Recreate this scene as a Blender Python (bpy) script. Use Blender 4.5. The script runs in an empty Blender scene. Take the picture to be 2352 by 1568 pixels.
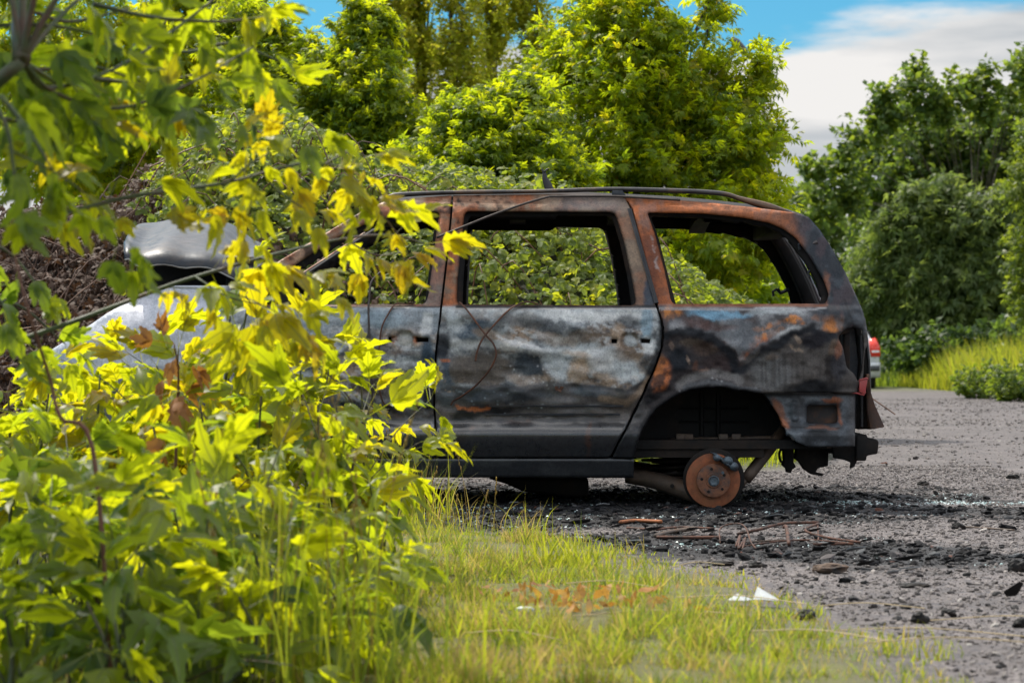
import bpy, bmesh, math, random
import numpy as np
from mathutils import Vector, Matrix
from mathutils.geometry import delaunay_2d_cdt

# ---------------------------------------------------------------- camera, sky, sun, exposure
SC = bpy.context.scene
COL = SC.collection
CAMD, CAMZ, FPX = 12.34, 0.767, 5553.0      # camera distance to the wreck's side, eye height, focal length in photo pixels
cam_d = bpy.data.cameras.new("camera")
cam = bpy.data.objects.new("camera", cam_d); COL.objects.link(cam)
cam.location = (0, -CAMD, CAMZ); cam.rotation_euler = (math.radians(90), 0, 0)
cam_d.lens = 85; cam_d.sensor_width = 36; cam_d.shift_y = 38 / 2352
cam_d.clip_start = 0.1; cam_d.clip_end = 2000
cam_d.dof.use_dof = True; cam_d.dof.focus_distance = CAMD - 0.05; cam_d.dof.aperture_fstop = 6.0
SC.camera = cam

SUN_AZ, SUN_EL = math.radians(-38), math.radians(57)     # behind the wreck, to the left
sdir = Vector((math.sin(SUN_AZ) * math.cos(SUN_EL), math.cos(SUN_AZ) * math.cos(SUN_EL), math.sin(SUN_EL)))
sun_d = bpy.data.lights.new("sun", 'SUN'); sun_d.energy = 3.7; sun_d.angle = math.radians(0.6); sun_d.color = (1.0, 0.93, 0.82)
sun = bpy.data.objects.new("sun", sun_d); COL.objects.link(sun)
sun.rotation_euler = (-sdir).to_track_quat('-Z', 'Y').to_euler()

wd = bpy.data.worlds.new("World"); SC.world = wd; wd.use_nodes = True
nt = wd.node_tree; N = nt.nodes; L = nt.links
for n in list(N): N.remove(n)
def wn(t, **k):
    n = N.new(t)
    for a, b in k.items(): setattr(n, a, b)
    return n
out = wn('ShaderNodeOutputWorld'); bg = wn('ShaderNodeBackground'); bg.inputs['Strength'].default_value = 0.135
sky = wn('ShaderNodeTexSky', sky_type='NISHITA', sun_disc=False, sun_elevation=SUN_EL, sun_rotation=SUN_AZ)
sky.air_density = 1.0; sky.dust_density = 0.4; sky.ozone_density = 3.0
tc = wn('ShaderNodeTexCoord'); sep = wn('ShaderNodeSeparateXYZ'); L.new(tc.outputs['Generated'], sep.inputs[0])
# a bank of cloud low over the horizon, clear blue above it
mp = wn('ShaderNodeMapping'); mp.inputs['Scale'].default_value = (5, 5, 22); L.new(tc.outputs['Generated'], mp.inputs[0])
nz = wn('ShaderNodeTexNoise'); nz.inputs['Scale'].default_value = 1.6; nz.inputs['Detail'].default_value = 7; nz.inputs['Roughness'].default_value = 0.55
L.new(mp.outputs[0], nz.inputs['Vector'])
def wm(op, a, b=None, c=None):
    n = wn('ShaderNodeMath', operation=op)
    for i, v in enumerate((a, b, c)):
        if v is None: continue
        if isinstance(v, (int, float)): n.inputs[i].default_value = v
        else: L.new(v, n.inputs[i])
    return n.outputs[0]
# the edge of the bank climbs to the right
edge = wm('ADD', wm('MULTIPLY', sep.outputs['X'], 0.10), 0.1225)
edge = wm('ADD', edge, wm('MULTIPLY', wm('SUBTRACT', nz.outputs['Fac'], 0.5), 0.055))
mr = wn('ShaderNodeMapRange', interpolation_type='SMOOTHSTEP'); L.new(wm('SUBTRACT', edge, sep.outputs['Z']), mr.inputs['Value'])
mr.inputs['From Min'].default_value = -0.004; mr.inputs['From Max'].default_value = 0.007
nz2 = wn('ShaderNodeTexNoise'); nz2.inputs['Scale'].default_value = 2.2; nz2.inputs['Detail'].default_value = 6
mp2 = wn('ShaderNodeMapping'); mp2.inputs['Scale'].default_value = (3, 3, 16); mp2.inputs['Location'].default_value = (3.1, 1.7, .4)
L.new(tc.outputs['Generated'], mp2.inputs[0]); L.new(mp2.outputs[0], nz2.inputs['Vector'])
cl = wn('ShaderNodeValToRGB'); L.new(nz2.outputs['Fac'], cl.inputs[0])
cl.color_ramp.elements[0].position = 0.38; cl.color_ramp.elements[0].color = (2.9, 3.05, 3.2, 1)
cl.color_ramp.elements[1].position = 0.56; cl.color_ramp.elements[1].color = (4.7, 4.6, 4.5, 1)
hs = wn('ShaderNodeMix', data_type='RGBA', blend_type='MULTIPLY'); hs.inputs['Factor'].default_value = 1.0
L.new(sky.outputs[0], hs.inputs['A']); hs.inputs['B'].default_value = (0.20, 0.50, 0.58, 1)
# high cloud added above the frame, out of view, as fill light
nz3 = wn('ShaderNodeTexNoise'); nz3.inputs['Scale'].default_value = 2.6; nz3.inputs['Detail'].default_value = 7
mp3 = wn('ShaderNodeMapping'); mp3.inputs['Scale'].default_value = (1, 1, 2.2); mp3.inputs['Location'].default_value = (7.1, 2.2, 1.3)
L.new(tc.outputs['Generated'], mp3.inputs[0]); L.new(mp3.outputs[0], nz3.inputs['Vector'])
mr3 = wn('ShaderNodeMapRange', interpolation_type='SMOOTHSTEP'); L.new(nz3.outputs['Fac'], mr3.inputs['Value'])
mr3.inputs['From Min'].default_value = 0.40; mr3.inputs['From Max'].default_value = 0.60
hi = wn('ShaderNodeMapRange'); L.new(sep.outputs['Z'], hi.inputs['Value']); hi.inputs['From Min'].default_value = 0.15; hi.inputs['From Max'].default_value = 0.3
cm = mr.outputs[0]
mx = wn('ShaderNodeMix', data_type='RGBA'); L.new(cm, mx.inputs['Factor']); L.new(hs.outputs['Result'], mx.inputs['A']); L.new(cl.outputs[0], mx.inputs['B'])
mx2 = wn('ShaderNodeMix', data_type='RGBA'); L.new(wm('MULTIPLY', wm('MULTIPLY', mr3.outputs[0], hi.outputs[0]), 0.85), mx2.inputs['Factor']); L.new(mx.outputs['Result'], mx2.inputs['A']); mx2.inputs['B'].default_value = (14.0, 13.6, 13.2, 1)      # unseen cloud, brightened beyond the visible bank to fill the shaded side
L.new(mx2.outputs['Result'], bg.inputs['Color']); L.new(bg.outputs[0], out.inputs['Surface'])

SC.view_settings.view_transform = 'Standard'; SC.view_settings.look = 'None'; SC.view_settings.exposure = 0.5; SC.view_settings.gamma = 1.0
SC.render.engine = 'CYCLES'
SC.cycles.use_denoising = True; SC.cycles.max_bounces = 8; SC.cycles.transparent_max_bounces = 8
SC.cycles.diffuse_bounces = 4; SC.cycles.glossy_bounces = 3; SC.cycles.transmission_bounces = 4
SC.cycles.caustics_reflective = False; SC.cycles.caustics_refractive = False
SC.render.use_persistent_data = False

# ---------------------------------------------------------------- helpers
RNG = np.random.default_rng(11)
random.seed(5)
def W(px, py, d):                          # a point d metres in front of the lens
    return np.array(((px - 1176) * d / FPX, d - CAMD, CAMZ + (822 - py) * d / FPX))
def PY(px, py, Y): return W(px, py, Y + CAMD)
def ground_at(px, py):
    d = CAMZ * FPX / (py - 822)
    return np.array(((px - 1176) * d / FPX, d - CAMD, 0.0))

def hash2(i, j, s):
    n = (i.astype(np.int64) * 374761393 + j.astype(np.int64) * 668265263 + s * 1442695041) & 0x7fffffff
    n = ((n ^ (n >> 13)) * 1274126177) & 0x7fffffff
    return ((n ^ (n >> 16)) & 0xffff) / 65535.0
def vnoise(x, y, s=0):
    x = np.asarray(x, float); y = np.asarray(y, float)
    i = np.floor(x); j = np.floor(y); fx = x - i; fy = y - j
    fx = fx * fx * (3 - 2 * fx); fy = fy * fy * (3 - 2 * fy)
    a = hash2(i, j, s); b = hash2(i + 1, j, s); c = hash2(i, j + 1, s); d = hash2(i + 1, j + 1, s)
    return (a * (1 - fx) + b * fx) * (1 - fy) + (c * (1 - fx) + d * fx) * fy
def fbm(x, y, s=0, o=4):
    r = 0; a = 0.5; t = 0
    for k in range(o):
        r = r + a * vnoise(x * 2 ** k, y * 2 ** k, s + k * 17); t += a; a *= 0.5
    return r / t
def sstep(a, b, x):
    t = np.clip((x - a) / (b - a), 0, 1); return t * t * (3 - 2 * t)

def make_mesh(name, V, F, attrs=None, smooth=True, mats=(), midx=None):
    """V (n,3); F a list of int arrays (k,3) / (k,4) or of index tuples."""
    me = bpy.data.meshes.new(name)
    V = np.asarray(V, np.float32)
    blocks = [np.asarray(f, np.int32) for f in F] if len(F) and isinstance(F[0], np.ndarray) else None
    if blocks is None:
        tot = np.array([len(f) for f in F], np.int32)
        loops = np.array([i for f in F for i in f], np.int32)
    else:
        blocks = [b for b in blocks if len(b)]
        tot = np.concatenate([np.full(len(b), b.shape[1], np.int32) for b in blocks])
        loops = np.concatenate([b.ravel() for b in blocks])
    start = np.zeros(len(tot), np.int32); start[1:] = np.cumsum(tot)[:-1]
    me.vertices.add(len(V)); me.vertices.foreach_set('co', V.ravel())
    me.loops.add(len(loops)); me.loops.foreach_set('vertex_index', loops)
    me.polygons.add(len(tot)); me.polygons.foreach_set('loop_start', start)
    try: me.polygons.foreach_set('loop_total', tot)
    except Exception: pass
    me.polygons.foreach_set('use_smooth', np.full(len(tot), bool(smooth)))
    for m in mats: me.materials.append(m)
    if midx is not None: me.polygons.foreach_set('material_index', np.asarray(midx, np.int32))
    for k, a in (attrs or {}).items():
        a = np.asarray(a, np.float32)
        if a.ndim == 1:
            at = me.attributes.new(k, 'FLOAT', 'POINT'); at.data.foreach_set('value', a)
        else:
            at = me.attributes.new(k, 'FLOAT_COLOR', 'POINT')
            at.data.foreach_set('color', np.concatenate([a, np.ones((len(a), 1), np.float32)], 1).ravel())
    me.update(calc_edges=True); me.validate()
    return me
def add(name, me, parent=None):
    o = bpy.data.objects.new(name, me); COL.objects.link(o)
    if parent is not None: o.parent = parent
    return o
def tag(o, label, cat, group=None, kind=None):
    o['label'] = label; o['category'] = cat
    if group: o['group'] = group
    if kind: o['kind'] = kind
    return o
def empty(name, loc=(0, 0, 0)):
    o = bpy.data.objects.new(name, None); COL.objects.link(o); o.location = [float(v) for v in loc]; o.empty_display_size = 0.2
    return o
class MB:
    """collects shapes into one mesh"""
    def __init__(s): s.V = []; s.F = []; s.n = 0; s.T = []
    def raw(s, V, F, tint=None):
        V = np.asarray(V, float); s.V.append(V)
        for f in F: s.F.append(tuple(int(i) + s.n for i in f))
        s.T.append(np.full(len(V), .5 if tint is None else tint)); s.n += len(V); return s
    def box(s, a, b, taper=0):
        x0, y0, z0 = a; x1, y1, z1 = b
        return s.raw([(x0, y0, z0), (x1, y0, z0), (x1, y1, z0), (x0, y1, z0), (x0, y0, z1), (x1, y0, z1), (x1, y1, z1), (x0, y1, z1)],
                     [(0, 3, 2, 1), (4, 5, 6, 7), (0, 1, 5, 4), (1, 2, 6, 5), (2, 3, 7, 6), (3, 0, 4, 7)])
    def tube(s, pts, rad, n=8, cap=True, squash=None):
        V, F = tube(pts, rad, n, cap, squash); return s.raw(V, F)
    def prism(s, poly, Y0, Y1):
        """outline in photo pixels at depth Y0, pushed back to Y1"""
        k = len(poly); a = [PY(x, y, Y0) for x, y in poly]; b = [np.array((p[0], Y1, p[2])) for p in a]
        F = [tuple(range(k)), tuple(range(2 * k - 1, k - 1, -1))] + [(i, i + k, (i + 1) % k + k, (i + 1) % k) for i in range(k)]
        return s.raw(a + b, F)
    def disc(s, c, r0, r1, y0, y1, n=40, ax='Y'):
        """ring (r0 may be 0) round the Y axis from y0 (front) to y1"""
        V = []; F = []
        for yy in (y0, y1):
            for r in ((r0, r1) if r0 > 0 else (r1,)):
                for k in range(n):
                    t = 2 * math.pi * k / n
                    V.append((c[0] + r * math.cos(t), c[1] + yy, c[2] + r * math.sin(t)))
        m = 2 if r0 > 0 else 1
        R = [list(range(i * n, i * n + n)) for i in range(2 * m)]
        for k in range(n):
            q = (k + 1) % n
            F.append((R[m - 1][k], R[m - 1][q], R[2 * m - 1][q], R[2 * m - 1][k]))
            if m == 2:
                F.append((R[0][k], R[0][q], R[1][q], R[1][k])); F.append((R[2][k], R[3][k], R[3][q], R[2][q])); F.append((R[0][k], R[2][k], R[2][q], R[0][q]))
        if m == 1: F.append(tuple(R[0])); F.append(tuple(reversed(R[1])))
        return s.raw(V, F)
    def build(s, name, mat, parent=None, smooth=False, bevel=0, attrs=None):
        me = make_mesh(name, np.concatenate(s.V), s.F, attrs, smooth, [mat] if mat else [])
        o = add(name, me, parent)
        if bevel:
            m = o.modifiers.new('bevel', 'BEVEL'); m.width = bevel; m.segments = 2; m.limit_method = 'ANGLE'; m.angle_limit = math.radians(40)
            for p in me.polygons: p.use_smooth = True
        return o
def tube(pts, rad, n=8, cap=True, squash=None):
    P = np.array([np.asarray(p, float) for p in pts]); k = len(P)
    R = np.full(k, rad, float) if np.isscalar(rad) else np.interp(np.linspace(0, 1, k), np.linspace(0, 1, len(rad)), rad)
    V = np.zeros((k * n, 3)); T = np.gradient(P, axis=0); T /= np.linalg.norm(T, axis=1)[:, None] + 1e-9
    up = np.array((0, 0, 1.)) if abs(T[0][2]) < .9 else np.array((0, 1., 0))
    u = np.cross(T[0], up); u /= np.linalg.norm(u) + 1e-9
    ang = np.arange(n) * 2 * math.pi / n
    for i in range(k):
        u = u - T[i] * np.dot(u, T[i]); u /= np.linalg.norm(u) + 1e-9; v = np.cross(T[i], u)
        a, b = (1, 1) if squash is None else squash
        V[i * n:(i + 1) * n] = P[i] + R[i] * (a * np.cos(ang)[:, None] * u + b * np.sin(ang)[:, None] * v)
    F = [(i * n + j, i * n + (j + 1) % n, (i + 1) * n + (j + 1) % n, (i + 1) * n + j) for i in range(k - 1) for j in range(n)]
    if cap: F += [tuple(range(n - 1, -1, -1)), tuple(range((k - 1) * n, k * n))]
    return V, F
def curve(pts, n=24):
    """Catmull-Rom through the points"""
    P = np.array([np.asarray(p, float) for p in pts]); k = len(P)
    if k < 3: return np.array([P[0] + (P[-1] - P[0]) * t for t in np.linspace(0, 1, n)])
    Q = np.vstack([2 * P[0] - P[1], P, 2 * P[-1] - P[-2]]); o = []
    for t in np.linspace(0, k - 1 - 1e-6, n):
        i = int(t); f = t - i; a, b, c, d = Q[i:i + 4]
        o.append(.5 * (2 * b + (c - a) * f + (2 * a - 5 * b + 4 * c - d) * f * f + (3 * b - a - 3 * c + d) * f ** 3))
    return np.array(o)
def inside(px, py, poly):
    r = np.zeros(len(px), bool); k = len(poly); j = k - 1
    for i in range(k):
        xi, yi = poly[i]; xj, yj = poly[j]
        c = ((yi > py) != (yj > py)) & (px < (xj - xi) * (py - yi) / (yj - yi + 1e-12) + xi); r ^= c; j = i
    return r
def pdist(px, py, poly, closed=False):
    d = np.full(len(px), 1e9); k = len(poly)
    for i in range(k if closed else k - 1):
        ax, ay = poly[i]; bx, by = poly[(i + 1) % k]; dx, dy = bx - ax, by - ay
        t = np.clip(((px - ax) * dx + (py - ay) * dy) / (dx * dx + dy * dy + 1e-9), 0, 1)
        d = np.minimum(d, np.hypot(px - ax - t * dx, py - ay - t * dy))
    return d

# ---------------------------------------------------------------- materials
def mat(name):
    m = bpy.data.materials.new(name); m.use_nodes = True; t = m.node_tree
    for n in list(t.nodes): t.nodes.remove(n)
    return m, t
class NT:
    def __init__(s, t): s.t = t
    def n(s, ty, ins=None, **k):
        x = s.t.nodes.new(ty)
        for a, b in k.items(): setattr(x, a, b)
        for a, b in (ins or {}).items():
            if isinstance(b, bpy.types.NodeSocket): s.t.links.new(b, x.inputs[a])
            else: x.inputs[a].default_value = b
        return x
    def m(s, op, a, b=0.0, c=0.0, clamp=False): return s.n('ShaderNodeMath', {0: a, 1: b, 2: c}, operation=op, use_clamp=clamp).outputs[0]
    def mix(s, f, a, b, bt='MIX'):
        x = s.n('ShaderNodeMix', data_type='RGBA', blend_type=bt)
        for sock, v in ((x.inputs['Factor'], f), (x.inputs['A'], a), (x.inputs['B'], b)):
            if isinstance(v, bpy.types.NodeSocket): s.t.links.new(v, sock)
            else: sock.default_value = v if not isinstance(v, tuple) or len(v) == 4 else (*v, 1)
        return x.outputs['Result']
    def noise(s, scale, detail=5, rough=.55, vec=None, out='Fac'):
        i = {'Scale': scale, 'Detail': detail, 'Roughness': rough}
        if vec is None: vec = s.n('ShaderNodeTexCoord').outputs['Object']
        i['Vector'] = vec
        return s.n('ShaderNodeTexNoise', i).outputs[out]
    def ramp(s, fac, stops):
        r = s.n('ShaderNodeValToRGB', {0: fac}); e = r.color_ramp.elements
        while len(e) < len(stops): e.new(.5)
        for k, (p, c) in enumerate(stops): e[k].position = p; e[k].color = (*c, 1) if len(c) == 3 else c
        return r.outputs[0]
    def attr(s, name, out='Fac'): return s.n('ShaderNodeAttribute', attribute_name=name).outputs[out]
    def bump(s, h, strength=.3, dist=.01, nrm=None):
        i = {'Height': h, 'Strength': strength, 'Distance': dist}
        if nrm is not None: i['Normal'] = nrm
        return s.n('ShaderNodeBump', i).outputs[0]
    def pbr(s, **k):
        return s.n('ShaderNodeBsdfPrincipled', {a.replace('_', ' '): b for a, b in k.items()})
    def out(s, sh): s.n('ShaderNodeOutputMaterial', {'Surface': sh.outputs[0] if hasattr(sh, 'outputs') else sh})
def simple(name, col, rough=.6, metal=0.0, var=.35, scale=12, bump=.2, bscale=60, spec=.5, stain=None):
    m, t = mat(name); g = NT(t)
    n1 = g.noise(scale, 6, .65)
    lo = tuple(c * (1 - var) for c in col); hi = tuple(min(1, c * (1 + var)) for c in col)
    c = g.ramp(n1, [(.3, lo), (.7, hi)])
    if stain:
        n2 = g.noise(scale * .45, 6, .7)
        c = g.mix(g.n('ShaderNodeMapRange', {'Value': n2, 'From Min': .48, 'From Max': .62}).outputs[0], c, (*stain, 1))
    r = g.n('ShaderNodeMapRange', {'Value': n1, 'From Min': .3, 'From Max': .7, 'To Min': max(.05, rough - .12), 'To Max': min(1, rough + .12)}).outputs[0]
    p = g.pbr(Base_Color=c, Roughness=r, Metallic=metal, Normal=g.bump(g.noise(bscale, 4, .6), bump, .004))
    p.inputs['Specular IOR Level'].default_value = spec
    g.out(p); return m
def leaf_mat(name, stops, tstops, trans=.5, rough=.45, vein=False, spec=.35):
    """front colours (stops) and the colours sunlight takes going through (tstops), picked by the leaf's own tint"""
    m, t = mat(name); g = NT(t)
    ti = g.attr('tint'); nn = g.noise(9, 4, .6)
    f = g.m('ADD', ti, g.m('MULTIPLY', g.m('SUBTRACT', nn, .5), .22), clamp=True)
    c = g.ramp(f, stops); c2 = g.ramp(f, tstops)
    if vein:
        v = g.n('ShaderNodeMapRange', {'Value': g.attr('vein'), 'From Min': .0, 'From Max': .16}).outputs[0]
        c = g.mix(v, g.mix(.5, c, (.25, .27, .12, 1)), c); c2 = g.mix(v, g.mix(.65, c2, (.10, .13, .01, 1)), c2)
        w = g.n('ShaderNodeTexWave', {'Scale': 1.0, 'Vector': g.n('ShaderNodeCombineXYZ', {0: g.m('MULTIPLY', g.attr('along'), 2.6)}).outputs[0]}, wave_profile='SIN').outputs['Fac']
        c2 = g.mix(g.m('MULTIPLY', w, .22), c2, (.14, .17, .01, 1))
    p = g.pbr(Base_Color=c, Roughness=rough); p.inputs['Specular IOR Level'].default_value = spec
    tr = g.n('ShaderNodeBsdfTranslucent', {'Color': c2})
    g.out(g.n('ShaderNodeMixShader', {0: trans, 1: p.outputs[0], 2: tr.outputs[0]})); return m

# burnt sheet metal: the colours of the fire-stained paint come from the panel's own stain map
m_body, t = mat('burnt_sheet_metal'); g = NT(t)
base = g.attr('stain', 'Color')
oc = g.n('ShaderNodeTexCoord').outputs['Object']
fine = g.noise(110, 4, .7, oc); mid = g.noise(34, 6, .65, oc); big = g.noise(7, 5, .6, oc)
strk = g.noise(1.0, 5, .6, g.n('ShaderNodeMapping', {'Vector': oc, 'Scale': (60, 60, 9), 'Rotation': (0, .5, 0)}).outputs[0])
c = g.mix(g.m('MULTIPLY', g.n('ShaderNodeMapRange', {'Value': fine, 'From Min': .54, 'From Max': .62}).outputs[0], .5), base, g.mix(1.0, base, (.4, .4, .45, 1), 'MULTIPLY'))
c = g.mix(g.m('MULTIPLY', g.n('ShaderNodeMapRange', {'Value': fine, 'From Min': .43, 'From Max': .35}).outputs[0], .4), c, g.mix(1.0, base, (1.7, 1.7, 1.7, 1), 'MULTIPLY'))
c = g.mix(.45, c, g.mix(1.0, c, g.ramp(mid, [(.3, (.45, .45, .5)), (.7, (1.45, 1.4, 1.35))]), 'MULTIPLY'))
c = g.mix(.2, c, g.mix(1.0, c, g.ramp(strk, [(.3, (.45, .47, .52)), (.65, (1.35, 1.35, 1.3))]), 'MULTIPLY'))
gl = g.attr('gloss')
r = g.m('SUBTRACT', g.n('ShaderNodeMapRange', {'Value': mid, 'From Min': .3, 'From Max': .7, 'To Min': .46, 'To Max': .66}).outputs[0], g.m('MULTIPLY', gl, .24))
bp = g.bump(mid, .22, .012, g.bump(fine, .3, .003, g.bump(big, .35, .025)))
bp = g.n('ShaderNodeMix', {0: gl, 4: bp, 5: g.bump(big, .12, .01)}, data_type='VECTOR').outputs[1]
p = g.pbr(Base_Color=c, Roughness=r, Metallic=.12, Normal=bp); L_ = m_body.node_tree.links; L_.new(gl, p.inputs['Coat Weight']); L_.new(g.m('ADD', g.m('MULTIPLY', g.n('ShaderNodeRGBToBW', {0: base}).outputs[0], 2.5), g.m('ADD', g.m('MULTIPLY', gl, .3), .06), clamp=True), p.inputs['Specular IOR Level']); p.inputs['Coat Roughness'].default_value = .2; g.out(p)

m_char = simple('charred_metal', (.010, .0095, .010), .75, .1, .6, 9, .5, 40, .2, stain=(.026, .016, .011))
m_charblk = simple('soot_black', (.008, .0078, .008), .7, .05, .5, 9, .5, 50, .25, stain=(.020, .014, .011))
m_blue = simple('blued_black_metal', (.022, .027, .035), .42, .3, .5, 14, .3, 80, stain=(.05, .045, .045))
m_rust = simple('rusty_steel', (.25, .085, .028), .75, .1, .45, 26, .5, 120, stain=(.10, .05, .03))
m_discrust = simple('rusty_disc', (.23, .075, .032), .68, .2, .5, 26, .35, 150, stain=(.23, .09, .04))
m_hatrust = simple('rusty_hub', (.18, .075, .04), .7, .2, .5, 30, .5, 120, stain=(.07, .05, .045))
m_arm = simple('burnt_brown_steel', (.085, .062, .048), .6, .2, .45, 16, .4, 90, stain=(.09, .055, .035))
m_alu = simple('melted_aluminium', (.085, .115, .14), .5, .5, .4, 40, .6, 60, stain=(.07, .07, .08))
m_rail = simple('scorched_rail', (.05, .048, .05), .42, .45, .5, 6, .3, 60, stain=(.15, .095, .06))
m_railblk = simple('black_rail', (.02, .021, .024), .38, .2, .5, 14, .3, 70)
m_strap = simple('rusted_strap', (.075, .035, .022), .8, .1, .5, 40, .6, 150, stain=(.13, .05, .025))
m_wire = simple('burnt_wire', (.05, .04, .036), .55, .4, .4, 40, .3, 150)
m_red = simple('red_plastic', (.33, .05, .05), .45, 0, .2, 20, .2, 60)
m_white = simple('ash_white_paint', (.52, .51, .54), .6, .0, .25, 9, .5, 60, stain=(.24, .225, .23))
m_rustw0 = simple('rust_stained_black', (.028, .024, .024), .6, .2, .5, 9, .4, 60, stain=(.10, .045, .022))
# ---------------------------------------------------------------- the burnt minivan
CARW = 1.72                                  # far side mirrors the near one about Y = CARW / 2
_py = np.arange(380, 1200)
_lut = np.interp(_py, [380, 445, 455, 487, 540, 620, 690, 701, 705, 709, 730, 780, 850, 920, 958, 969, 986, 1000, 1020, 1050, 1060, 1100, 1200],
                 [.36, .325, .30, .235, .18, .10, .045, .040, .022, .006, -.012, -.03, -.038, -.034, -.022, -.025, -.062, -.070, -.056, -.022, -.012, .035, .1])
_k = np.exp(-.5 * (np.arange(-12, 13) / 3.2) ** 2); _k /= _k.sum()
_lut = np.convolve(np.pad(_lut, 12, 'edge'), _k, 'valid')
def prof(px, py):
    px = np.asarray(px, float); y = np.interp(py, _py, _lut)
    y = y + .17 * np.clip((px - 1780) / 210, 0, 1.3) ** 2 + .30 * np.clip((330 - px) / 230, 0, 1.2) ** 2
    return y
def to3d(px, py, off=0.0):
    px = np.asarray(px, float); py = np.asarray(py, float)
    Y = prof(px, py); d = Y + CAMD                       # off pushes the surface in or out without moving the outline
    return np.stack([(px - 1176) * d / FPX, Y + off, CAMZ + (822 - py) * d / FPX], 1)

def densify(poly, st=5.0):
    o = []
    for i in range(len(poly)):
        a = np.array(poly[i], float); b = np.array(poly[(i + 1) % len(poly)], float)
        n = max(1, int(round(np.hypot(*(b - a)) / st)))
        for k in range(n): o.append(tuple(a + (b - a) * k / n))
    return o
def rnd(poly, r):
    """rounds the corners of an outline"""
    o = []; n = len(poly)
    for i in range(n):
        p = np.array(poly[i], float); a = np.array(poly[i - 1], float) - p; b = np.array(poly[(i + 1) % n], float) - p
        la, lb = np.hypot(*a), np.hypot(*b); q = min(r, la * .45, lb * .45)
        s = p + a / la * q; e = p + b / lb * q
        for t in np.linspace(0, 1, 5): o.append(tuple((1 - t) ** 2 * s + 2 * t * (1 - t) * p + t * t * e))
    return o
def sheet(name, outer, holes, parent, paint=None, dents=None, mats=None, thick=.028, step=4.2, off=0.0, rimw=9, rim=.012, lip=None):
    outer = densify(outer, step); holes = [densify(h, min(step, 4)) for h in holes]
    pts = list(outer); edges = [(i, (i + 1) % len(outer)) for i in range(len(outer))]
    for h in holes:
        b = len(pts); pts += h; edges += [(b + i, b + (i + 1) % len(h)) for i in range(len(h))]
    o = np.array(outer); x0, y0 = o.min(0); x1, y1 = o.max(0)
    gx, gy = np.meshgrid(np.arange(x0, x1, step), np.arange(y0, y1, step * .87)); gx = gx + (np.arange(gx.shape[0]) % 2)[:, None] * step * .5
    gx = gx.ravel(); gy = gy.ravel(); ok = inside(gx, gy, outer) & (pdist(gx, gy, outer, True) > step * .55)
    for h in holes: ok &= ~inside(gx, gy, h) & (pdist(gx, gy, h, True) > step * .55)
    pts += list(zip(gx[ok], gy[ok]))
    v, _, f, *_ = delaunay_2d_cdt([Vector((float(a), float(b))) for a, b in pts], edges, [], 0, 1e-4)
    v = np.array([(a.x, a.y) for a in v]); f = np.array([t for t in f if len(t) == 3], np.int32)
    c = v[f].mean(1); ok = inside(c[:, 0], c[:, 1], outer)
    for h in holes: ok &= ~inside(c[:, 0], c[:, 1], h)
    e1, e2 = v[f[:, 1]] - v[f[:, 0]], v[f[:, 2]] - v[f[:, 0]]; ok &= np.abs(e1[:, 0] * e2[:, 1] - e1[:, 1] * e2[:, 0]) > .5
    f = f[ok]; X, Y = v[:, 0], v[:, 1]
    P = to3d(X, Y, off)
    if dents is not None: P[:, 1] += dents(X, Y)
    for h in holes:                                       # pressed-in edge round every opening
        d = pdist(X, Y, h, True); P[:, 1] += rim * np.clip(1 - d / rimw, 0, 1) ** 1.5
    if lip is not None:                                   # flared lip along an edge
        d = pdist(X, Y, lip[0]); P[:, 1] += lip[1] * np.exp(-(d / lip[2]) ** 2)
    # orient towards the camera (-Y)
    n = np.cross(P[f[:, 1]] - P[f[:, 0]], P[f[:, 2]] - P[f[:, 0]]); fl = n[:, 1] > 0; f[fl] = f[fl][:, ::-1]
    at = {}
    if paint is not None:
        C, G = paint(X, Y); at = {'stain': np.clip(C * 1.1, .004, .9), 'gloss': G}
    me = make_mesh(name, P, [f], at, True, mats or [m_body, m_char])
    ob = add(name, me, parent)
    s = ob.modifiers.new('thickness', 'SOLIDIFY'); s.thickness = thick; s.offset = -1; s.material_offset = 1; s.material_offset_rim = 0
    return ob

# --- outlines, traced in photo pixels and laid on the side's own curved surface
SD = [(1041, 449), (1280, 446), (1427, 453), (1437, 458), (1447, 478), (1477, 592), (1504, 698), (1517, 732), (1521.5, 764), (1517, 798), (1502, 842), (1482, 885), (1476, 902),
      (1435, 983), (1402, 1046), (1396, 1051), (1012, 1051), (1007, 1046), (1000, 936), (1001.5, 860), (1004, 810), (1016, 704), (1029, 592), (1039, 490)]
SD_WIN = rnd([(1067, 485), (1412, 487), (1433, 554), (1452, 642), (1462, 701), (1049, 699), (1051, 640), (1060, 567)], 14)
FD = [(880, 464), (952, 455), (1037, 449), (1034, 490), (1024, 592), (1011, 704), (999, 810), (996.5, 860), (995, 936), (1002, 1046), (998, 1051), (560, 1051), (535, 1000), (527, 860), (530, 712),
      (548, 700), (552, 668), (640, 600), (760, 528), (830, 486)]
FD_WIN = rnd([(1010, 487), (1002, 535), (984, 679), (976, 698), (590, 700), (672, 612), (770, 548), (852, 508), (900, 498), (977, 483)], 10)
QP = [(1434, 455), (1549, 459.5), (1643, 467), (1736, 477), (1824, 488), (1857, 498), (1884, 529), (1912, 573), (1940, 623), (1968, 682), (1983, 717), (1992, 760), (1994, 790), (1988, 800), (1984, 860),
      (1975, 884), (1969, 900), (1757, 902), (1743, 902), (1705, 897), (1668, 889.5), (1624, 888), (1580, 895), (1540, 914), (1502, 942), (1474, 980), (1461, 1027), (1456, 1052), (1407, 1051), (1410, 1044),
      (1441, 984), (1482, 903), (1488, 886), (1508, 842), (1523, 798), (1527, 764), (1523, 731), (1510, 697), (1482, 590), (1453, 477), (1443, 460)]
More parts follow.
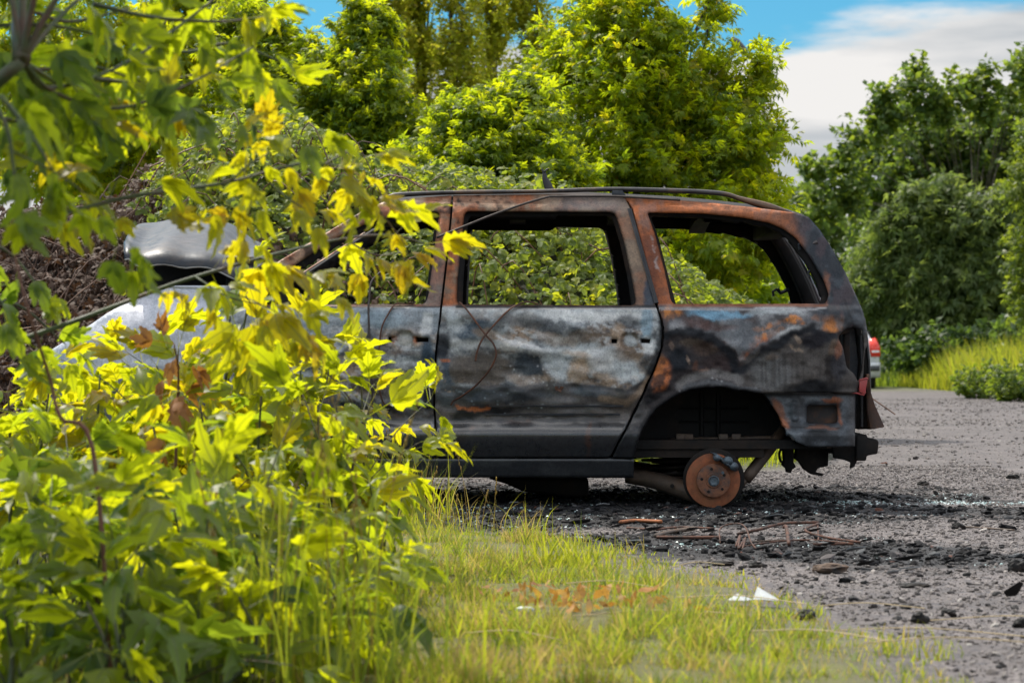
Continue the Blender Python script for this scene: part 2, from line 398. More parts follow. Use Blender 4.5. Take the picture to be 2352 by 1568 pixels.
QP_WIN = rnd([(1487, 488), (1612, 490), (1705, 499.5), (1768, 512), (1800, 526), (1828, 546), (1862, 592), (1893, 645), (1904, 676), (1898, 696), (1876, 697), (1549, 698), (1541, 690), (1527, 623), (1505, 539)], 7)
LAMP = rnd([(1925, 775), (1940, 757), (1960, 752), (1981, 755), (1986, 780), (1982, 850), (1972, 878), (1966, 860), (1946, 844), (1938, 800)], 8)
ARCH = [(1743, 902), (1705, 897), (1668, 889.5), (1624, 888), (1580, 895), (1540, 914), (1502, 942), (1474, 980), (1461, 1027), (1456, 1052)]
FEN = [(527, 712), (523, 860), (528, 1000), (500, 1045), (455, 1050), (452, 985), (428, 925), (390, 888), (352, 880), (312, 890), (272, 925), (252, 985), (245, 1030), (150, 1020), (118, 960), (103, 868), (117, 803), (195, 752), (242, 719), (297, 688), (400, 655), (540, 655), (544, 698)]
LRP = [(1752, 893), (1968, 893), (1967, 1025), (1860, 1027), (1832, 1015), (1811, 992), (1793, 958), (1774, 927)]
LRP_HOLE = rnd([(1857, 932), (1927, 931), (1928, 972), (1857, 973)], 8)

# --- stain maps: bare metal, soot, rust and blistered paint, with some shade and reflections painted in
def fields(X, Y):
    wx = X + 13 * (fbm(X / 55, Y / 55, 3) - .5) * 2; wy = Y + 10 * (fbm(X / 55, Y / 55, 9) - .5) * 2
    return wx + 11 * (fbm(X / 14, Y / 14, 4) - .5), wy + 11 * (fbm(X / 14, Y / 14, 5) - .5)
def blob(F, cx, cy, rx, ry, rot=0.0, soft=.42):
    x, y = F[0] - cx, F[1] - cy; c, s = math.cos(rot), math.sin(rot)
    return 1 - sstep(1 - soft, 1 + soft * .35, np.hypot((x * c + y * s) / rx, (-x * s + y * c) / ry))
def band(F, poly, w, soft=.6): return 1 - sstep(1 - soft, 1 + soft * .35, pdist(F[0], F[1], poly) / w)
def over(C, m, col, k=1.0): C += (np.array(col)[None] - C) * (m * k)[:, None]
ASH, GREY, DGREY, BRN, TAN = (.36, .40, .415), (.155, .168, .175), (.042, .047, .054), (.15, .108, .075), (.34, .235, .145)
SOOT, BLUE, LBLUE = (.008, .009, .011), (.028, .052, .08), (.16, .26, .33)
RUST, RUSTB, RUSTD, ORNG, PALE = (.36, .105, .028), (.19, .072, .034), (.07, .032, .02), (.50, .17, .018), (.52, .535, .53)  # PALE: bare metal, with its bright sky reflection put into the colour
LOW = (.020, .022, .026)  # lower panels face down: their shade is painted in as near black
def base_mix(X, Y, F):
    C = np.zeros((len(X), 3)) + np.array(GREY)
    A, Bq = F; n = fbm(A / 60, Bq / 48, 31, 5); over(C, sstep(.53, .60, n), ASH, .5); over(C, sstep(.48, .41, n), BRN, .85)
    n = fbm(A / 70, Bq / 60, 37, 5); over(C, sstep(.56, .62, n), DGREY, .45); over(C, sstep(.44, .38, n), TAN, .4)
    n = fbm((X + Y * .9) / 30, (Y - X * .45) / 11, 41, 5); over(C, sstep(.58, .66, n), ASH, .55); over(C, sstep(.38, .32, n), BLUE, .5)
    n = fbm(X / 7, Y / 7, 43, 3); over(C, sstep(.62, .72, n), PALE, .22); over(C, sstep(.36, .28, n), SOOT, .45)
    return C
def frame_mix(X, Y):
    n = fbm(X / 22, Y / 22, 51); m = fbm(X / 60, Y / 30, 53)
    C = np.zeros((len(X), 3)) + np.array(RUSTB); over(C, sstep(.45, .62, n), BRN, .9); over(C, sstep(.52, .66, m), TAN, .55); over(C, sstep(.44, .3, n), SOOT, .8); over(C, sstep(.46, .34, m), RUST, .5)
    return C
def paint_sd(X, Y):
    F = fields(X, Y); C = base_mix(X, Y, F); G = np.zeros(len(X))
    over(C, sstep(745, 712, F[1]), ASH, .55)
    over(C, blob(F, 1330, 722, 95, 15), PALE, .85); over(C, blob(F, 1440, 722, 70, 15), PALE, .8); over(C, blob(F, 1040, 735, 14, 34), ASH, .9)
    over(C, blob(F, 1085, 760, 52, 24, -.6), BLUE, .65); over(C, blob(F, 1195, 735, 70, 18), GREY, .7); over(C, blob(F, 1260, 750, 90, 18, .15), DGREY, .6)
    over(C, blob(F, 1120, 768, 40, 14, .2), TAN, .5); over(C, blob(F, 1270, 775, 60, 15, .2), TAN, .35); over(C, blob(F, 1340, 770, 50, 20), BRN, .6)
    over(C, band(F, [(1035, 790), (1150, 792), (1250, 803), (1360, 812)], 11), PALE, .6)
    over(C, band(F, [(1140, 770), (1165, 783), (1240, 797)], 4), PALE, .8)
    over(C, blob(F, 1105, 845, 100, 46), (.085, .072, .06), .95); over(C, blob(F, 1215, 832, 46, 30), (.03, .04, .05), .9); over(C, blob(F, 1215, 870, 50, 16), TAN, .4)
    over(C, blob(F, 1275, 835, 30, 45), ASH, .75); over(C, blob(F, 1330, 850, 30, 34), TAN, .7); over(C, blob(F, 1330, 815, 40, 8, .25), TAN, .6)
    over(C, blob(F, 1395, 835, 52, 36, .35), PALE, .75); over(C, blob(F, 1400, 868, 40, 9, .2), (.32, .25, .19), .8); over(C, blob(F, 1432, 850, 34, 32), ASH, .8); over(C, blob(F, 1430, 815, 30, 25), BRN, .6)
    over(C, blob(F, 1445, 740, 34, 26), DGREY, .75); over(C, blob(F, 1412, 775, 18, 36), TAN, .45); over(C, blob(F, 1446, 785, 17, 17, 0, .3), ASH, .8)
    over(C, blob(F, 1490, 735, 16, 60), LBLUE, .75); over(C, blob(F, 1488, 800, 18, 30, .3), PALE, .75)
    # soot along the shut lines and the tide mark across the door
    over(C, band((X, Y), [(1522, 690), (1524, 764), (1518, 800), (1500, 846), (1480, 890)], 13), SOOT, .85); over(C, blob(F, 1492, 840, 26, 32, -.9), SOOT, .8)
    over(C, blob(F, 1012, 795, 22, 38), (.018, .022, .028), .95); over(C, band((X, Y), [(1000, 700), (998, 900), (1000, 1000)], 9), SOOT, .75); over(C, band(F, [(1022, 830), (1030, 880), (1060, 905)], 12), BLUE, .7)
    tide = np.interp(X, [990, 1080, 1110, 1200, 1260, 1330, 1400, 1440, 1480, 1530], [872, 892, 884, 884, 878, 880, 888, 892, 872, 842]) + 7 * (fbm(X / 20, Y / 60, 71) - .5)
    b = sstep(-3, 5, Y - tide); low = (.075, .07, .068)
    n = fbm(X / 60, Y / 50, 77); over(C, b, low); over(C, b * sstep(.45, .65, n), (.10, .085, .075), .7)
    over(C, blob(F, 1355, 898, 50, 14), (.085, .105, .125), .8)
    over(C, b * (1 - sstep(0, 26, Y - tide)) * sstep(1250, 1330, X), SOOT, .9)
    over(C, b * sstep(26, 60, Y - tide) * 0 + band((X, Y), [(1380, 915), (1440, 925), (1470, 900), (1490, 870)], 9), TAN, .45)
    over(C, blob(F, 1150, 906, 135, 24), (.02, .025, .03), .92); over(C, blob(F, 1020, 905, 24, 34), (.06, .075, .085), .8)
    over(C, blob(F, 1110, 941, 90, 14), SOOT, .9); over(C, blob(F, 1062, 965, 34, 34), SOOT, .95); over(C, blob(F, 1050, 1010, 32, 24), (.02, .014, .012), .8)
    over(C, band(F, [(1040, 934), (1080, 936), (1125, 934)], 5), RUST, .8); over(C, band(F, [(1085, 985), (1150, 973), (1210, 972)], 6), RUSTB, .5); over(C, blob(F, 1022, 828, 14, 4), RUST, .8)
    sp = vnoise(X / 4.2, Y / 4.2, 91); over(C, sstep(.87, .95, sp) * sstep(1120, 1150, X) * sstep(1300, 1240, X) * sstep(926, 932, Y) * sstep(960, 952, Y), (.3, .36, .38), .9)
    over(C, sstep(.82, .95, sp) * blob(F, 1240, 850, 90, 50), PALE, .5); over(C, sstep(.84, .95, sp) * blob(F, 1130, 910, 120, 22), (.12, .16, .18), .7); over(C, sstep(.80, .95, sp) * blob(F, 1025, 905, 22, 36), TAN, .6)
    lo = sstep(958, 972, Y); over(C, lo * (1 - blob(F, 1055, 980, 34, 46) * .9), LOW, .9); over(C, lo * blob(F, 1352, 1010, 6, 60), RUSTD, .7); G = np.maximum(lo, b * .35)
    n = fbm(X / 70, Y / 30, 79); over(C, lo * sstep(.5, .7, n), (.024, .028, .033), .6)
    fr = sstep(706, 700, Y); fm = frame_mix(X, Y)
    C = C * (1 - fr[:, None]) + fm * fr[:, None]
    over(C, fr * sstep(1230, 1330, F[0]) * sstep(500, 470, Y), (.20, .17, .155), .75); over(C, fr * sstep(1400, 1440, X), (.15, .11, .08), .6); over(C, fr * blob(F, 1500, 665, 18, 50), BLUE, .85)
    over(C, fr * blob(F, 1060, 585, 10, 30), BLUE, .6); over(C, fr * sstep(1300, 1050, F[0]) * sstep(476, 460, Y), RUSTB, .6); over(C, fr * sstep(.6, .75, vnoise(X / 9, Y / 5, 61)) * sstep(1260, 1100, X) * sstep(482, 462, Y), SOOT, .8)
    over(C, band((X, Y), [(1048, 704), (1510, 704)], 3.2, .4), (.015, .017, .02), .9); over(C, band((X, Y), [(1040, 709), (1505, 709)], 2.2, .5), (.30, .28, .27), .8)
    over(C, 1 - sstep(0, 5, pdist(X, Y, SD_WIN, True)), SOOT, .55)
    return C, G
def paint_fd(X, Y):
    F = fields(X, Y); C = base_mix(X, Y, F)
    over(C, sstep(800, 720, F[1]), (.21, .255, .29), .8); over(C, sstep(700, 560, F[0]), (.27, .29, .31), .6)
    over(C, blob(F, 985, 745, 16, 40, .2), PALE, .7); over(C, blob(F, 880, 735, 70, 22), LBLUE, .4); over(C, blob(F, 930, 775, 60, 16), BRN, .35); over(C, blob(F, 930, 780, 20, 20, 0, .3), PALE, .6)
    over(C, blob(F, 905, 780, 9, 9), RUST, .8); over(C, blob(F, 956, 780, 8, 9), RUST, .8); over(C, band(F, [(800, 800), (985, 812)], 6), RUSTD, .5)
    over(C, blob(F, 900, 880, 95, 48), (.085, .07, .06), .9); over(C, blob(F, 960, 860, 26, 60), GREY, .6); over(C, blob(F, 985, 820, 20, 60), BLUE, .9); over(C, blob(F, 985, 900, 18, 50), SOOT, .9)
    lo = sstep(905, 940, F[1]); over(C, lo, SOOT, .75); over(C, sstep(.84, .93, vnoise(X / 5, Y / 5, 93)) * sstep(870, 900, Y) * sstep(950, 930, Y), TAN, .7)
    lo = sstep(955, 970, Y); over(C, lo, LOW, .85); over(C, band(F, [(940, 985), (1000, 980)], 7), (.16, .16, .17), .7)  # pale band along the crease is a painted soft reflection
    fr = sstep(706, 700, Y); fm = frame_mix(X, Y); C = C * (1 - fr[:, None]) + fm * fr[:, None]; over(C, fr * sstep(960, 1000, X) * sstep(520, 680, Y), (.14, .125, .12), .6)
    over(C, band((X, Y), [(560, 704), (1010, 704)], 3, .4), (.03, .022, .018), .9)
    return C, lo
def paint_qp(X, Y):
    F = fields(X, Y); n = fbm(X / 40, Y / 30, 31); RN = .18 + .82 * sstep(.40, .60, fbm(X / 13, Y / 17, 87, 5))
    C = np.zeros((len(X), 3)) + np.array((.085, .088, .095)); over(C, sstep(.48, .6, n), (.18, .185, .195), .8); over(C, sstep(.48, .34, n), (.05, .04, .04), .9)
    over(C, blob(F, 1650, 720, 80, 11), (.11, .26, .38), .85); over(C, blob(F, 1775, 715, 70, 12), ASH, .7); over(C, blob(F, 1700, 765, 60, 36, .5), (.14, .16, .18), .6)
    over(C, blob(F, 1535, 722, 34, 14) * RN, ORNG, .85); over(C, blob(F, 1912, 742, 27, 40, .3) * RN, ORNG, 1); over(C, blob(F, 1890, 727, 34, 12) * RN, ORNG, .6); over(C, blob(F, 1818, 738, 24, 10) * RN, ORNG, .85); over(C, blob(F, 1770, 748, 40, 6, -.3) * RN, ORNG, .6)
    over(C, blob(F, 1737, 757, 14, 7) * RN, ORNG, .9); over(C, blob(F, 1765, 768, 40, 9, -.35) * RN, ORNG, .75); over(C, band(F, [(1690, 835), (1712, 808), (1740, 786), (1770, 772)], 8) * RN, RUST, .75); over(C, band(F, [(1660, 790), (1690, 820), (1698, 850)], 7) * RN, RUST, .55)
    over(C, blob(F, 1820, 760, 48, 9, -.35), PALE, .45); over(C, blob(F, 1630, 745, 70, 12, .1), (.10, .055, .05), .6)
    # below the wave of soot
    up = np.interp(X, [1420, 1525, 1560, 1600, 1640, 1690, 1700, 1760, 1830, 1862, 1890, 1930, 2000], [790, 765, 762, 763, 775, 800, 826, 792, 760, 747, 760, 778, 760])
    lowm = sstep(-4, 4, F[1] - up); over(C, lowm, (.06, .054, .05), .95)
    over(C, lowm * sstep(1720, 1690, F[0]), (.030, .026, .028), .9)
    over(C, blob(F, 1590, 785, 28, 12), (.085, .065, .05), .8); over(C, blob(F, 1560, 825, 34, 32), (.014, .017, .022), .95); over(C, blob(F, 1660, 840, 52, 30), (.035, .024, .024), .85); over(C, blob(F, 1625, 800, 30, 20), (.065, .042, .032), .7)
    over(C, blob(F, 1545, 792, 5, 16, .1), (.12, .085, .07), .9); over(C, blob(F, 1583, 825, 4, 14, -.35), (.17, .12, .09), .9); over(C, blob(F, 1600, 840, 8, 16), (.09, .04, .025), .8); over(C, blob(F, 1618, 850, 14, 4), (.16, .09, .06), .8)
    over(C, band(F, [(1535, 772), (1560, 757), (1590, 757), (1630, 772), (1670, 800), (1690, 840), (1693, 856)], 11), (.012, .014, .018), .92)
    over(C, band(F, [(1694, 857), (1735, 832), (1760, 806), (1810, 776), (1862, 748), (1880, 762), (1895, 776), (1925, 778)], 12), (.012, .014, .018), .95)
    over(C, blob(F, 1868, 780, 34, 18), (.014, .014, .018), .95); over(C, blob(F, 1835, 780, 7, 12, -.4), (.20, .15, .11), .9); over(C, band(F, [(1815, 794), (1822, 803), (1842, 804)], 4), (.22, .16, .11), .9)
    gm = blob(F, 1820, 850, 100, 52, 0, .4); over(C, gm, (.07, .064, .06), .85); over(C, blob(F, 1770, 855, 50, 45), (.115, .118, .12), .7); over(C, blob(F, 1775, 822, 14, 8), (.12, .085, .06), .6)
    st = fbm(X / 5, Y / 120, 83); over(C, gm * sstep(.5, .68, st), (.045, .042, .04), .6)
    over(C, blob(F, 1870, 892, 80, 20), SOOT, .95); over(C, blob(F, 1905, 850, 13, 44), (.02, .018, .018), .8)
    over(C, blob(F, 1517, 862, 22, 42, .3) * RN, RUST, .95); over(C, blob(F, 1512, 845, 12, 34, .3) * RN, ORNG, .3); over(C, blob(F, 1495, 915, 40, 14, -.5), SOOT, .7)
    over(C, band(F, [(1560, 884), (1600, 864), (1650, 860), (1700, 872)], 13), (.125, .12, .118), .85); over(C, band(F, [(1570, 892), (1624, 880), (1700, 888), (1745, 896)], 7), (.07, .075, .082), .8)
    over(C, sstep(.82, .94, vnoise(X / 4, Y / 4, 95)) * band(F, [(1560, 890), (1624, 876), (1740, 890)], 14), (.26, .27, .28), .7)
    over(C, sstep(1480, 1460, F[0]) * sstep(930, 960, Y), LOW, .9); over(C, blob(F, 1462, 950, 36, 40), (.075, .072, .072), .7); over(C, band((X, Y), ARCH, 7), SOOT, .85)
    over(C, blob(F, 1930, 830, 22, 60), (.03, .032, .04), .85); over(C, blob(F, 1927, 800, 10, 24), RUSTB, .7); over(C, blob(F, 1952, 875, 22, 20), (.05, .045, .042), .7); over(C, blob(F, 1912, 800, 12, 16), (.10, .065, .04), .6)
    # window frame, roof side and the rear pillar
    fr = sstep(703, 697, Y) * sstep(1915, 1895, X) ; fm = np.zeros((len(X), 3)) + np.array(RUST)
    over(fm, sstep(.44, .62, fbm(X / 20, Y / 16, 51)), RUSTB, .85); over(fm, sstep(.55, .7, fbm(X / 16, Y / 30, 57)), (.20, .13, .11), .5)
    over(fm, sstep(486, 492, Y) * sstep(1520, 1560, X), RUSTB, .6); over(fm, sstep(1545, 1500, X) * sstep(500, 560, Y), (.11, .035, .02), .75); over(fm, blob(F, 1505, 590, 6, 60, -.25) * sstep(.5, .62, fbm(X / 9, Y / 14, 58)), (.28, .24, .23), .7)
    C = C * (1 - fr[:, None]) + fm * fr[:, None]
    dp = sstep(-8, 26, (F[0] - 1800) * .82 + (F[1] - 478) * -.16) * sstep(1775, 1860, F[0]) * sstep(765, 715, Y)
    dp = np.maximum(dp, sstep(1893, 1925, F[0] - np.clip(Y - 700, 0, 100) * .1) * sstep(785, 730, Y) * (1 - blob(F, 1912, 742, 27, 40, .3)))
    pc = np.zeros((len(X), 3)) + np.array((.022, .027, .034)); over(pc, sstep(.5, .66, fbm(X / 26, Y / 26, 59)), (.045, .055, .066), .8); over(pc, sstep(.55, .68, fbm(X / 18, Y / 40, 63)), (.06, .04, .045), .55)
    C = C * (1 - dp[:, None]) + pc * dp[:, None]
    over(C, blob(F, 1900, 660, 9, 40), RUSTB, .8); over(C, band((X, Y), [(1545, 702), (1880, 702), (1900, 700)], 4), RUSTB, .75); over(C, band((X, Y), [(1515, 709), (1870, 710), (1895, 706)], 2.4, .5), (.24, .24, .25), .8); over(C, band((X, Y), [(1940, 690), (1965, 760)], 3), SOOT, .5)
    return C, .2 * dp + .3 * sstep(1480, 1460, X) * sstep(930, 960, Y)
def paint_fen(X, Y):
    F = fields(X, Y); n = fbm(X / 60, Y / 40, 31); C = np.zeros((len(X), 3)) + np.array((.34, .37, .43)); over(C, sstep(.5, .65, n), (.46, .47, .52), .8); over(C, sstep(840, 900, F[1]), (.05, .055, .06), .9); over(C, sstep(505, 522, X), (.06, .07, .08), .8)
    return C, np.zeros(len(X)) + .3
def paint_low(X, Y):
    F = fields(X, Y); C = np.zeros((len(X), 3)) + np.array((.060, .070, .082)); n = fbm(X / 30, Y / 20, 33); over(C, sstep(.48, .62, n), (.11, .13, .15), .8); over(C, sstep(.46, .34, n), (.035, .04, .045), .8)
    over(C, blob(F, 1790, 945, 14, 40, -.5), RUSTB, .8); over(C, blob(F, 1800, 970, 22, 8, .6), RUST, .6); over(C, blob(F, 1915, 920, 28, 6), RUST, .6); over(C, blob(F, 1933, 950, 5, 30), RUST, .6); over(C, blob(F, 1890, 982, 40, 5), RUSTB, .6); over(C, band((X, Y), [(1758, 906), (1968, 905)], 6), SOOT, .8); over(C, blob(F, 1880, 995, 30, 10), SOOT, .7); over(C, sstep(1945, 1962, X), (.07, .065, .065), .6)
    return C, np.zeros(len(X)) + .15
def paint_sill(X, Y):
    C = np.zeros((len(X), 3)) + np.array((.030, .033, .038)); n = fbm(X / 60, Y / 20, 33); over(C, sstep(.5, .65, n), (.05, .055, .06), .7)
    return C, np.zeros(len(X)) + .6
# --- dents
def gdent(X, Y, L):
    r = np.zeros(len(X))
    for cx, cy, rx, ry, rot, dep in L:
        c, s = math.cos(rot), math.sin(rot); x, y = X - cx, Y - cy
        r += dep * np.exp(-.5 * (((x * c + y * s) / rx) ** 2 + ((-x * s + y * c) / ry) ** 2))
    return r
def pocket(X, Y, cx, cy, rx, ry, dep):
    q = ((np.abs(X - cx) / rx) ** 3 + (np.abs(Y - cy) / ry) ** 3) ** (1 / 3); return dep * (1 - sstep(.75, 1.05, q))
def ripple(X, Y, s, a, lx=70, ly=30): return a * (fbm(X / lx, Y / ly, s, 3) - .5) * sstep(700, 725, Y) * sstep(1000, 930, Y)
def dent_sd(X, Y):
    r = gdent(X, Y, [(1180, 775, 60, 9, .28, .012), (1175, 790, 70, 8, .22, -.010), (1330, 738, 70, 9, .12, .012), (1440, 742, 40, 14, -.1, .012), (1290, 812, 70, 8, .12, -.010), (1370, 850, 50, 12, .35, .010), (1230, 760, 40, 9, .1, .008),
                     (1110, 850, 80, 30, 0, .010), (1060, 745, 16, 30, .2, .008), (1230, 840, 30, 22, 0, .008), (1400, 885, 60, 9, .1, .008), (1465, 850, 20, 30, .4, .008)])
    r += ripple(X, Y, 201, .062, 80, 50) + ripple(X + .8 * Y, Y - .4 * X, 207, .030, 40, 16)
    r += pocket(X, Y, 1446, 784, 22, 20, .03) - .004 * np.exp(-((Y - 835 - (X - 1000) * .03) / 2.0) ** 2) * sstep(1010, 1040, X) * sstep(1300, 1250, X)
    r += .012 * sstep(928, 932, Y) * sstep(956, 952, Y) * sstep(1438, 1428, X) * sstep(1200, 1110, X) * 0
    return r
def dent_fd(X, Y):
    return ripple(X, Y, 231, .036) + ripple(X, Y, 237, .018, 30, 18) + pocket(X, Y, 930, 780, 20, 21, .03) + gdent(X, Y, [(985, 745, 12, 40, .2, -.008), (860, 840, 60, 16, 0, .01)])
def dent_qp(X, Y):
    r = gdent(X, Y, [(1690, 835, 30, 30, 0, .022), (1770, 775, 60, 12, -.45, -.010), (1610, 775, 50, 10, .35, -.010), (1862, 760, 30, 16, 0, -.010), (1560, 820, 40, 26, 0, .010), (1800, 850, 70, 24, 0, .006), (1720, 875, 40, 8, 0, .006)])
    r += ripple(X, Y, 261, .045, 60, 40) + ripple(X, Y, 267, .016, 24, 20)
    r += .010 * sstep(1918, 1926, X) * sstep(752, 766, Y) * sstep(905, 890, Y)
    r -= .006 * np.exp(-((X - (1912 + (Y - 560) * .42)) / 5) ** 2) * sstep(700, 680, Y) * sstep(500, 540, Y)
    return r
def dent_low(X, Y):
    r = -.018 * (1 - sstep(.8, 1.1, ((np.abs(X - 1828) / 11) ** 3 + (np.abs(Y - 944) / 24) ** 3) ** (1 / 3))) + .012 * (1 - sstep(.8, 1.15, ((np.abs(X - 1892) / 44) ** 4 + (np.abs(Y - 952) / 29) ** 4) ** .25))
    return r + .02 * np.exp(-((Y - (985 + (X - 1800) * .02)) / 6) ** 2) * sstep(1950, 1930, X) + .008 * (fbm(X / 25, Y / 25, 281) - .5)
def dent_fen(X, Y): return ripple(X, Y, 291, .02) + .05 * sstep(760, 690, Y - (X - 297) * -.35 * (X < 297))

van = empty('burnt_minivan', (0.0, CARW / 2, 0.0))
tag(van, 'burnt out minivan wreck without wheels or glass, rusted and sooty, standing on its brake discs', 'minivan')
van.location = (0, 0, 0)
fd = sheet('front_door', FD, [FD_WIN, [(893, 774), (910, 773), (910, 785), (893, 785)], [(953, 775), (984, 776), (984, 785), (953, 785)]], van, paint_fd, dent_fd)
fd['label'] = 'front door scorched pale blue grey above and black below'
sd = sheet('sliding_door', SD, [SD_WIN, [(1405, 779), (1417, 779), (1417, 788), (1405, 788)], [(1470, 778), (1494, 779), (1493, 788), (1470, 787)]], van, paint_sd, dent_sd)
sd['label'] = 'rippled sliding door with grey scorched metal and a black lower half'
qp = sheet('quarter_panel', QP, [QP_WIN, LAMP], van, paint_qp, dent_qp, lip=(ARCH, -.016, 12))
qp['label'] = 'rear quarter panel with orange rust and waves of soot'
fe = sheet('front_fender', FEN, [], van, paint_fen, dent_fen, step=8)
lr = sheet('bumper_support_panel', LRP, [LRP_HOLE], van, paint_low, dent_low, off=.05, step=4)
si = sheet('sill', [(552, 1054), (1012, 1054.5), (1400, 1054.5), (1456, 1056), (1455, 1097), (1300, 1097), (1000, 1096), (548, 1095)], [], van, paint_sill, None, step=8, thick=.03)
mould = []
for a, b, par, x0, x1 in ((930, 934.5, sd, 1120, 1432), (949, 954, sd, 1115, 1424), (930, 934, fd, 820, 990)):
    st = MB(); xs = np.linspace(x0, x1, 40)
    V = []; F = []
    for k, x in enumerate(xs):
        w = .6 * math.sin(x * .31) + .5 * math.sin(x * .11)
        for yy, o in ((a + w * .3, -.004), (a + .6, -.013), (b - .6, -.013), (b + w * .3, -.003)): V.append(to3d([x], [yy], o)[0])
    F = [(4 * k + j, 4 * k + 4 + j, 4 * k + 5 + j, 4 * k + 1 + j) for k in range(39) for j in range(3)]
    st.raw(V, F).build('side_moulding', m_blue, par)
rl = MB(); rl.raw([to3d([x], [y], -.006)[0] for x, y in ((465, 778), (478, 776), (486, 780), (478, 785), (466, 784))], [(0, 1, 2, 3, 4)]); rl.build('marker_lamp', simple('lamp_lens', (.6, .62, .6), .2, 0, .1), fe)

# the inner skin behind the panels: a dark box-section frame with its own smaller openings
INW = [rnd([(1076, 493), (1406, 495), (1426, 560), (1444, 645), (1452, 712), (1062, 712), (1064, 640), (1070, 567)], 16), rnd([(1003, 494), (994, 540), (976, 690), (970, 712), (600, 712), (690, 618), (786, 556), (866, 516), (978, 492)], 10),
       rnd([(1496, 496), (1610, 498), (1702, 507), (1764, 520), (1792, 532), (1818, 552), (1850, 596), (1880, 648), (1890, 676), (1886, 704), (1556, 704), (1536, 630), (1514, 545)], 8)]
INO = [(885, 470), (952, 460), (1040, 453), (1280, 450), (1427, 457), (1549, 463), (1643, 471), (1736, 481), (1824, 492), (1850, 502), (1880, 535), (1906, 578), (1934, 628), (1960, 690), (1964, 760), (1930, 770), (1930, 840), (1960, 890), (1752, 890), (1705, 885), (1665, 878), (1624, 877),
       (1575, 884), (1532, 906), (1492, 936), (1464, 976), (1452, 1027), (1447, 1062), (560, 1062), (540, 1000), (534, 720), (556, 670), (645, 604), (764, 532), (835, 490)]
inn = sheet('inner_frame', INO, INW, van, None, None, [m_char, m_char], thick=.05, step=14, off=.045)
# far side: the same pressings mirrored
def mirrored(o, parent=van):
    c = o.copy(); COL.objects.link(c); c.parent = parent; c.scale = (1, -1, 1); c.location = (0, CARW, 0)
    if 'label' in c: del c['label']
    return c
for o in (fd, sd, qp, fe, lr, si, inn): mirrored(o)

# roof skin with its cross bows
re = [(640, 585), (760, 524), (830, 484), (880, 462), (952, 453.5), (1039, 447.5), (1280, 445), (1427, 451), (1549, 457), (1643, 465), (1736, 475), (1824, 486), (1857, 497)]
V = []; F = []; ns = 17
edge3 = to3d([a for a, _ in re], [b for _, b in re])
for e in edge3[3:]:
    for k in range(ns):
        t = k / (ns - 1); y = e[1] + .03 + (CARW - 2 * e[1] - .06) * t
        V.append((e[0], y, e[2] - .008 + .055 * (1 - (2 * t - 1) ** 2)))
nr = len(edge3) - 3
F = [(i * ns + k, i * ns + k + 1, (i + 1) * ns + k + 1, (i + 1) * ns + k) for i in range(nr - 1) for k in range(ns - 1)]
rf = add('roof', make_mesh('roof', V, F, None, True, [m_railblk, m_char]), van)
s = rf.modifiers.new('thickness', 'SOLIDIFY'); s.thickness = .02; s.material_offset = 1; s.offset = 1
for px, py in ((1000, 470), (1190, 463), (1432, 466), (1640, 482)):
    b = MB(); e = to3d([px], [py])[0]; x0 = e[0] - .045; V = []
    for k in range(ns):
        t = k / (ns - 1); y = e[1] + .05 + (CARW - 2 * e[1] - .1) * t; z = e[2] - .012 + .045 * (1 - (2 * t - 1) ** 2)
        V += [(x0, y, z), (x0, y, z - .05), (x0 + .09, y, z - .05), (x0 + .09, y, z)]
    b.raw(V, [(4 * k + j, 4 * k + (j + 1) % 4, 4 * k + 4 + (j + 1) % 4, 4 * k + 4 + j) for k in range(ns - 1) for j in range(4)]); b.build('roof_bow', m_char, van)
# windscreen and tailgate headers, pillars at the back opening
for px, py, w, h in ((880, 470, .10, .06), (1812, 494, .14, .075)):
    e = to3d([px], [py])[0]; MB().box((e[0] - w / 2, e[1] + .04, e[2] - h), (e[0] + w / 2, CARW - e[1] - .04, e[2])).build('roof_header', m_char, van, bevel=.01)
for mir in (0, 1):
    b = MB(); rp = [(1818, 494), (1850, 510), (1876, 545), (1904, 590), (1930, 640), (1952, 690), (1962, 760), (1960, 890)]; V = []
    for px, py in rp:
        e = to3d([px], [py])[0]; y0, y1 = e[1] + .05, e[1] + .17
        if mir: y0, y1 = CARW - y0, CARW - y1
        e[0] -= .012; wd = .07 if mir else .035; V += [(e[0] - wd, y0, e[2]), (e[0], y0, e[2]), (e[0], y1, e[2]), (e[0] - wd, y1, e[2])]
    b.raw(V, [(4 * k + j, 4 * k + (j + 1) % 4, 4 * k + 4 + (j + 1) % 4, 4 * k + 4 + j) for k in range(len(rp) - 1) for j in range(4)]); b.build('rear_pillar', m_char, van, bevel=.012)
for Y0, px, py in ((1.50, 1800, 590), (1.50, 1805, 668), (.20, 1868, 560), (.2, 1890, 622)):      # hinge and strut stubs in the rear opening
    c = PY(px, py, Y0); b = MB(); b.tube([c + (.02, 0, .01), c + (-.03, 0, -.012), c + (-.05, 0, .012)], .012, 6).tube([c + (-.05, 0, .012), c + (-.075, .0, -.004), c + (-.07, 0, -.03)], .008, 6); b.build('bracket', m_blue, van)
for px in (1205, 1345):                                  # grab-handle mounts under the far roof rail
    c = PY(px, 496, 1.40); MB().box((c[0] - .035, 1.385, c[2] - .022), (c[0] - .02, 1.42, c[2] + .03)).box((c[0] + .02, 1.385, c[2] - .022), (c[0] + .035, 1.42, c[2] + .03)).box((c[0] - .02, 1.40, c[2] - .012), (c[0] + .02, 1.42, c[2] + .02)).build('handle_mount', m_arm, van, bevel=.003)
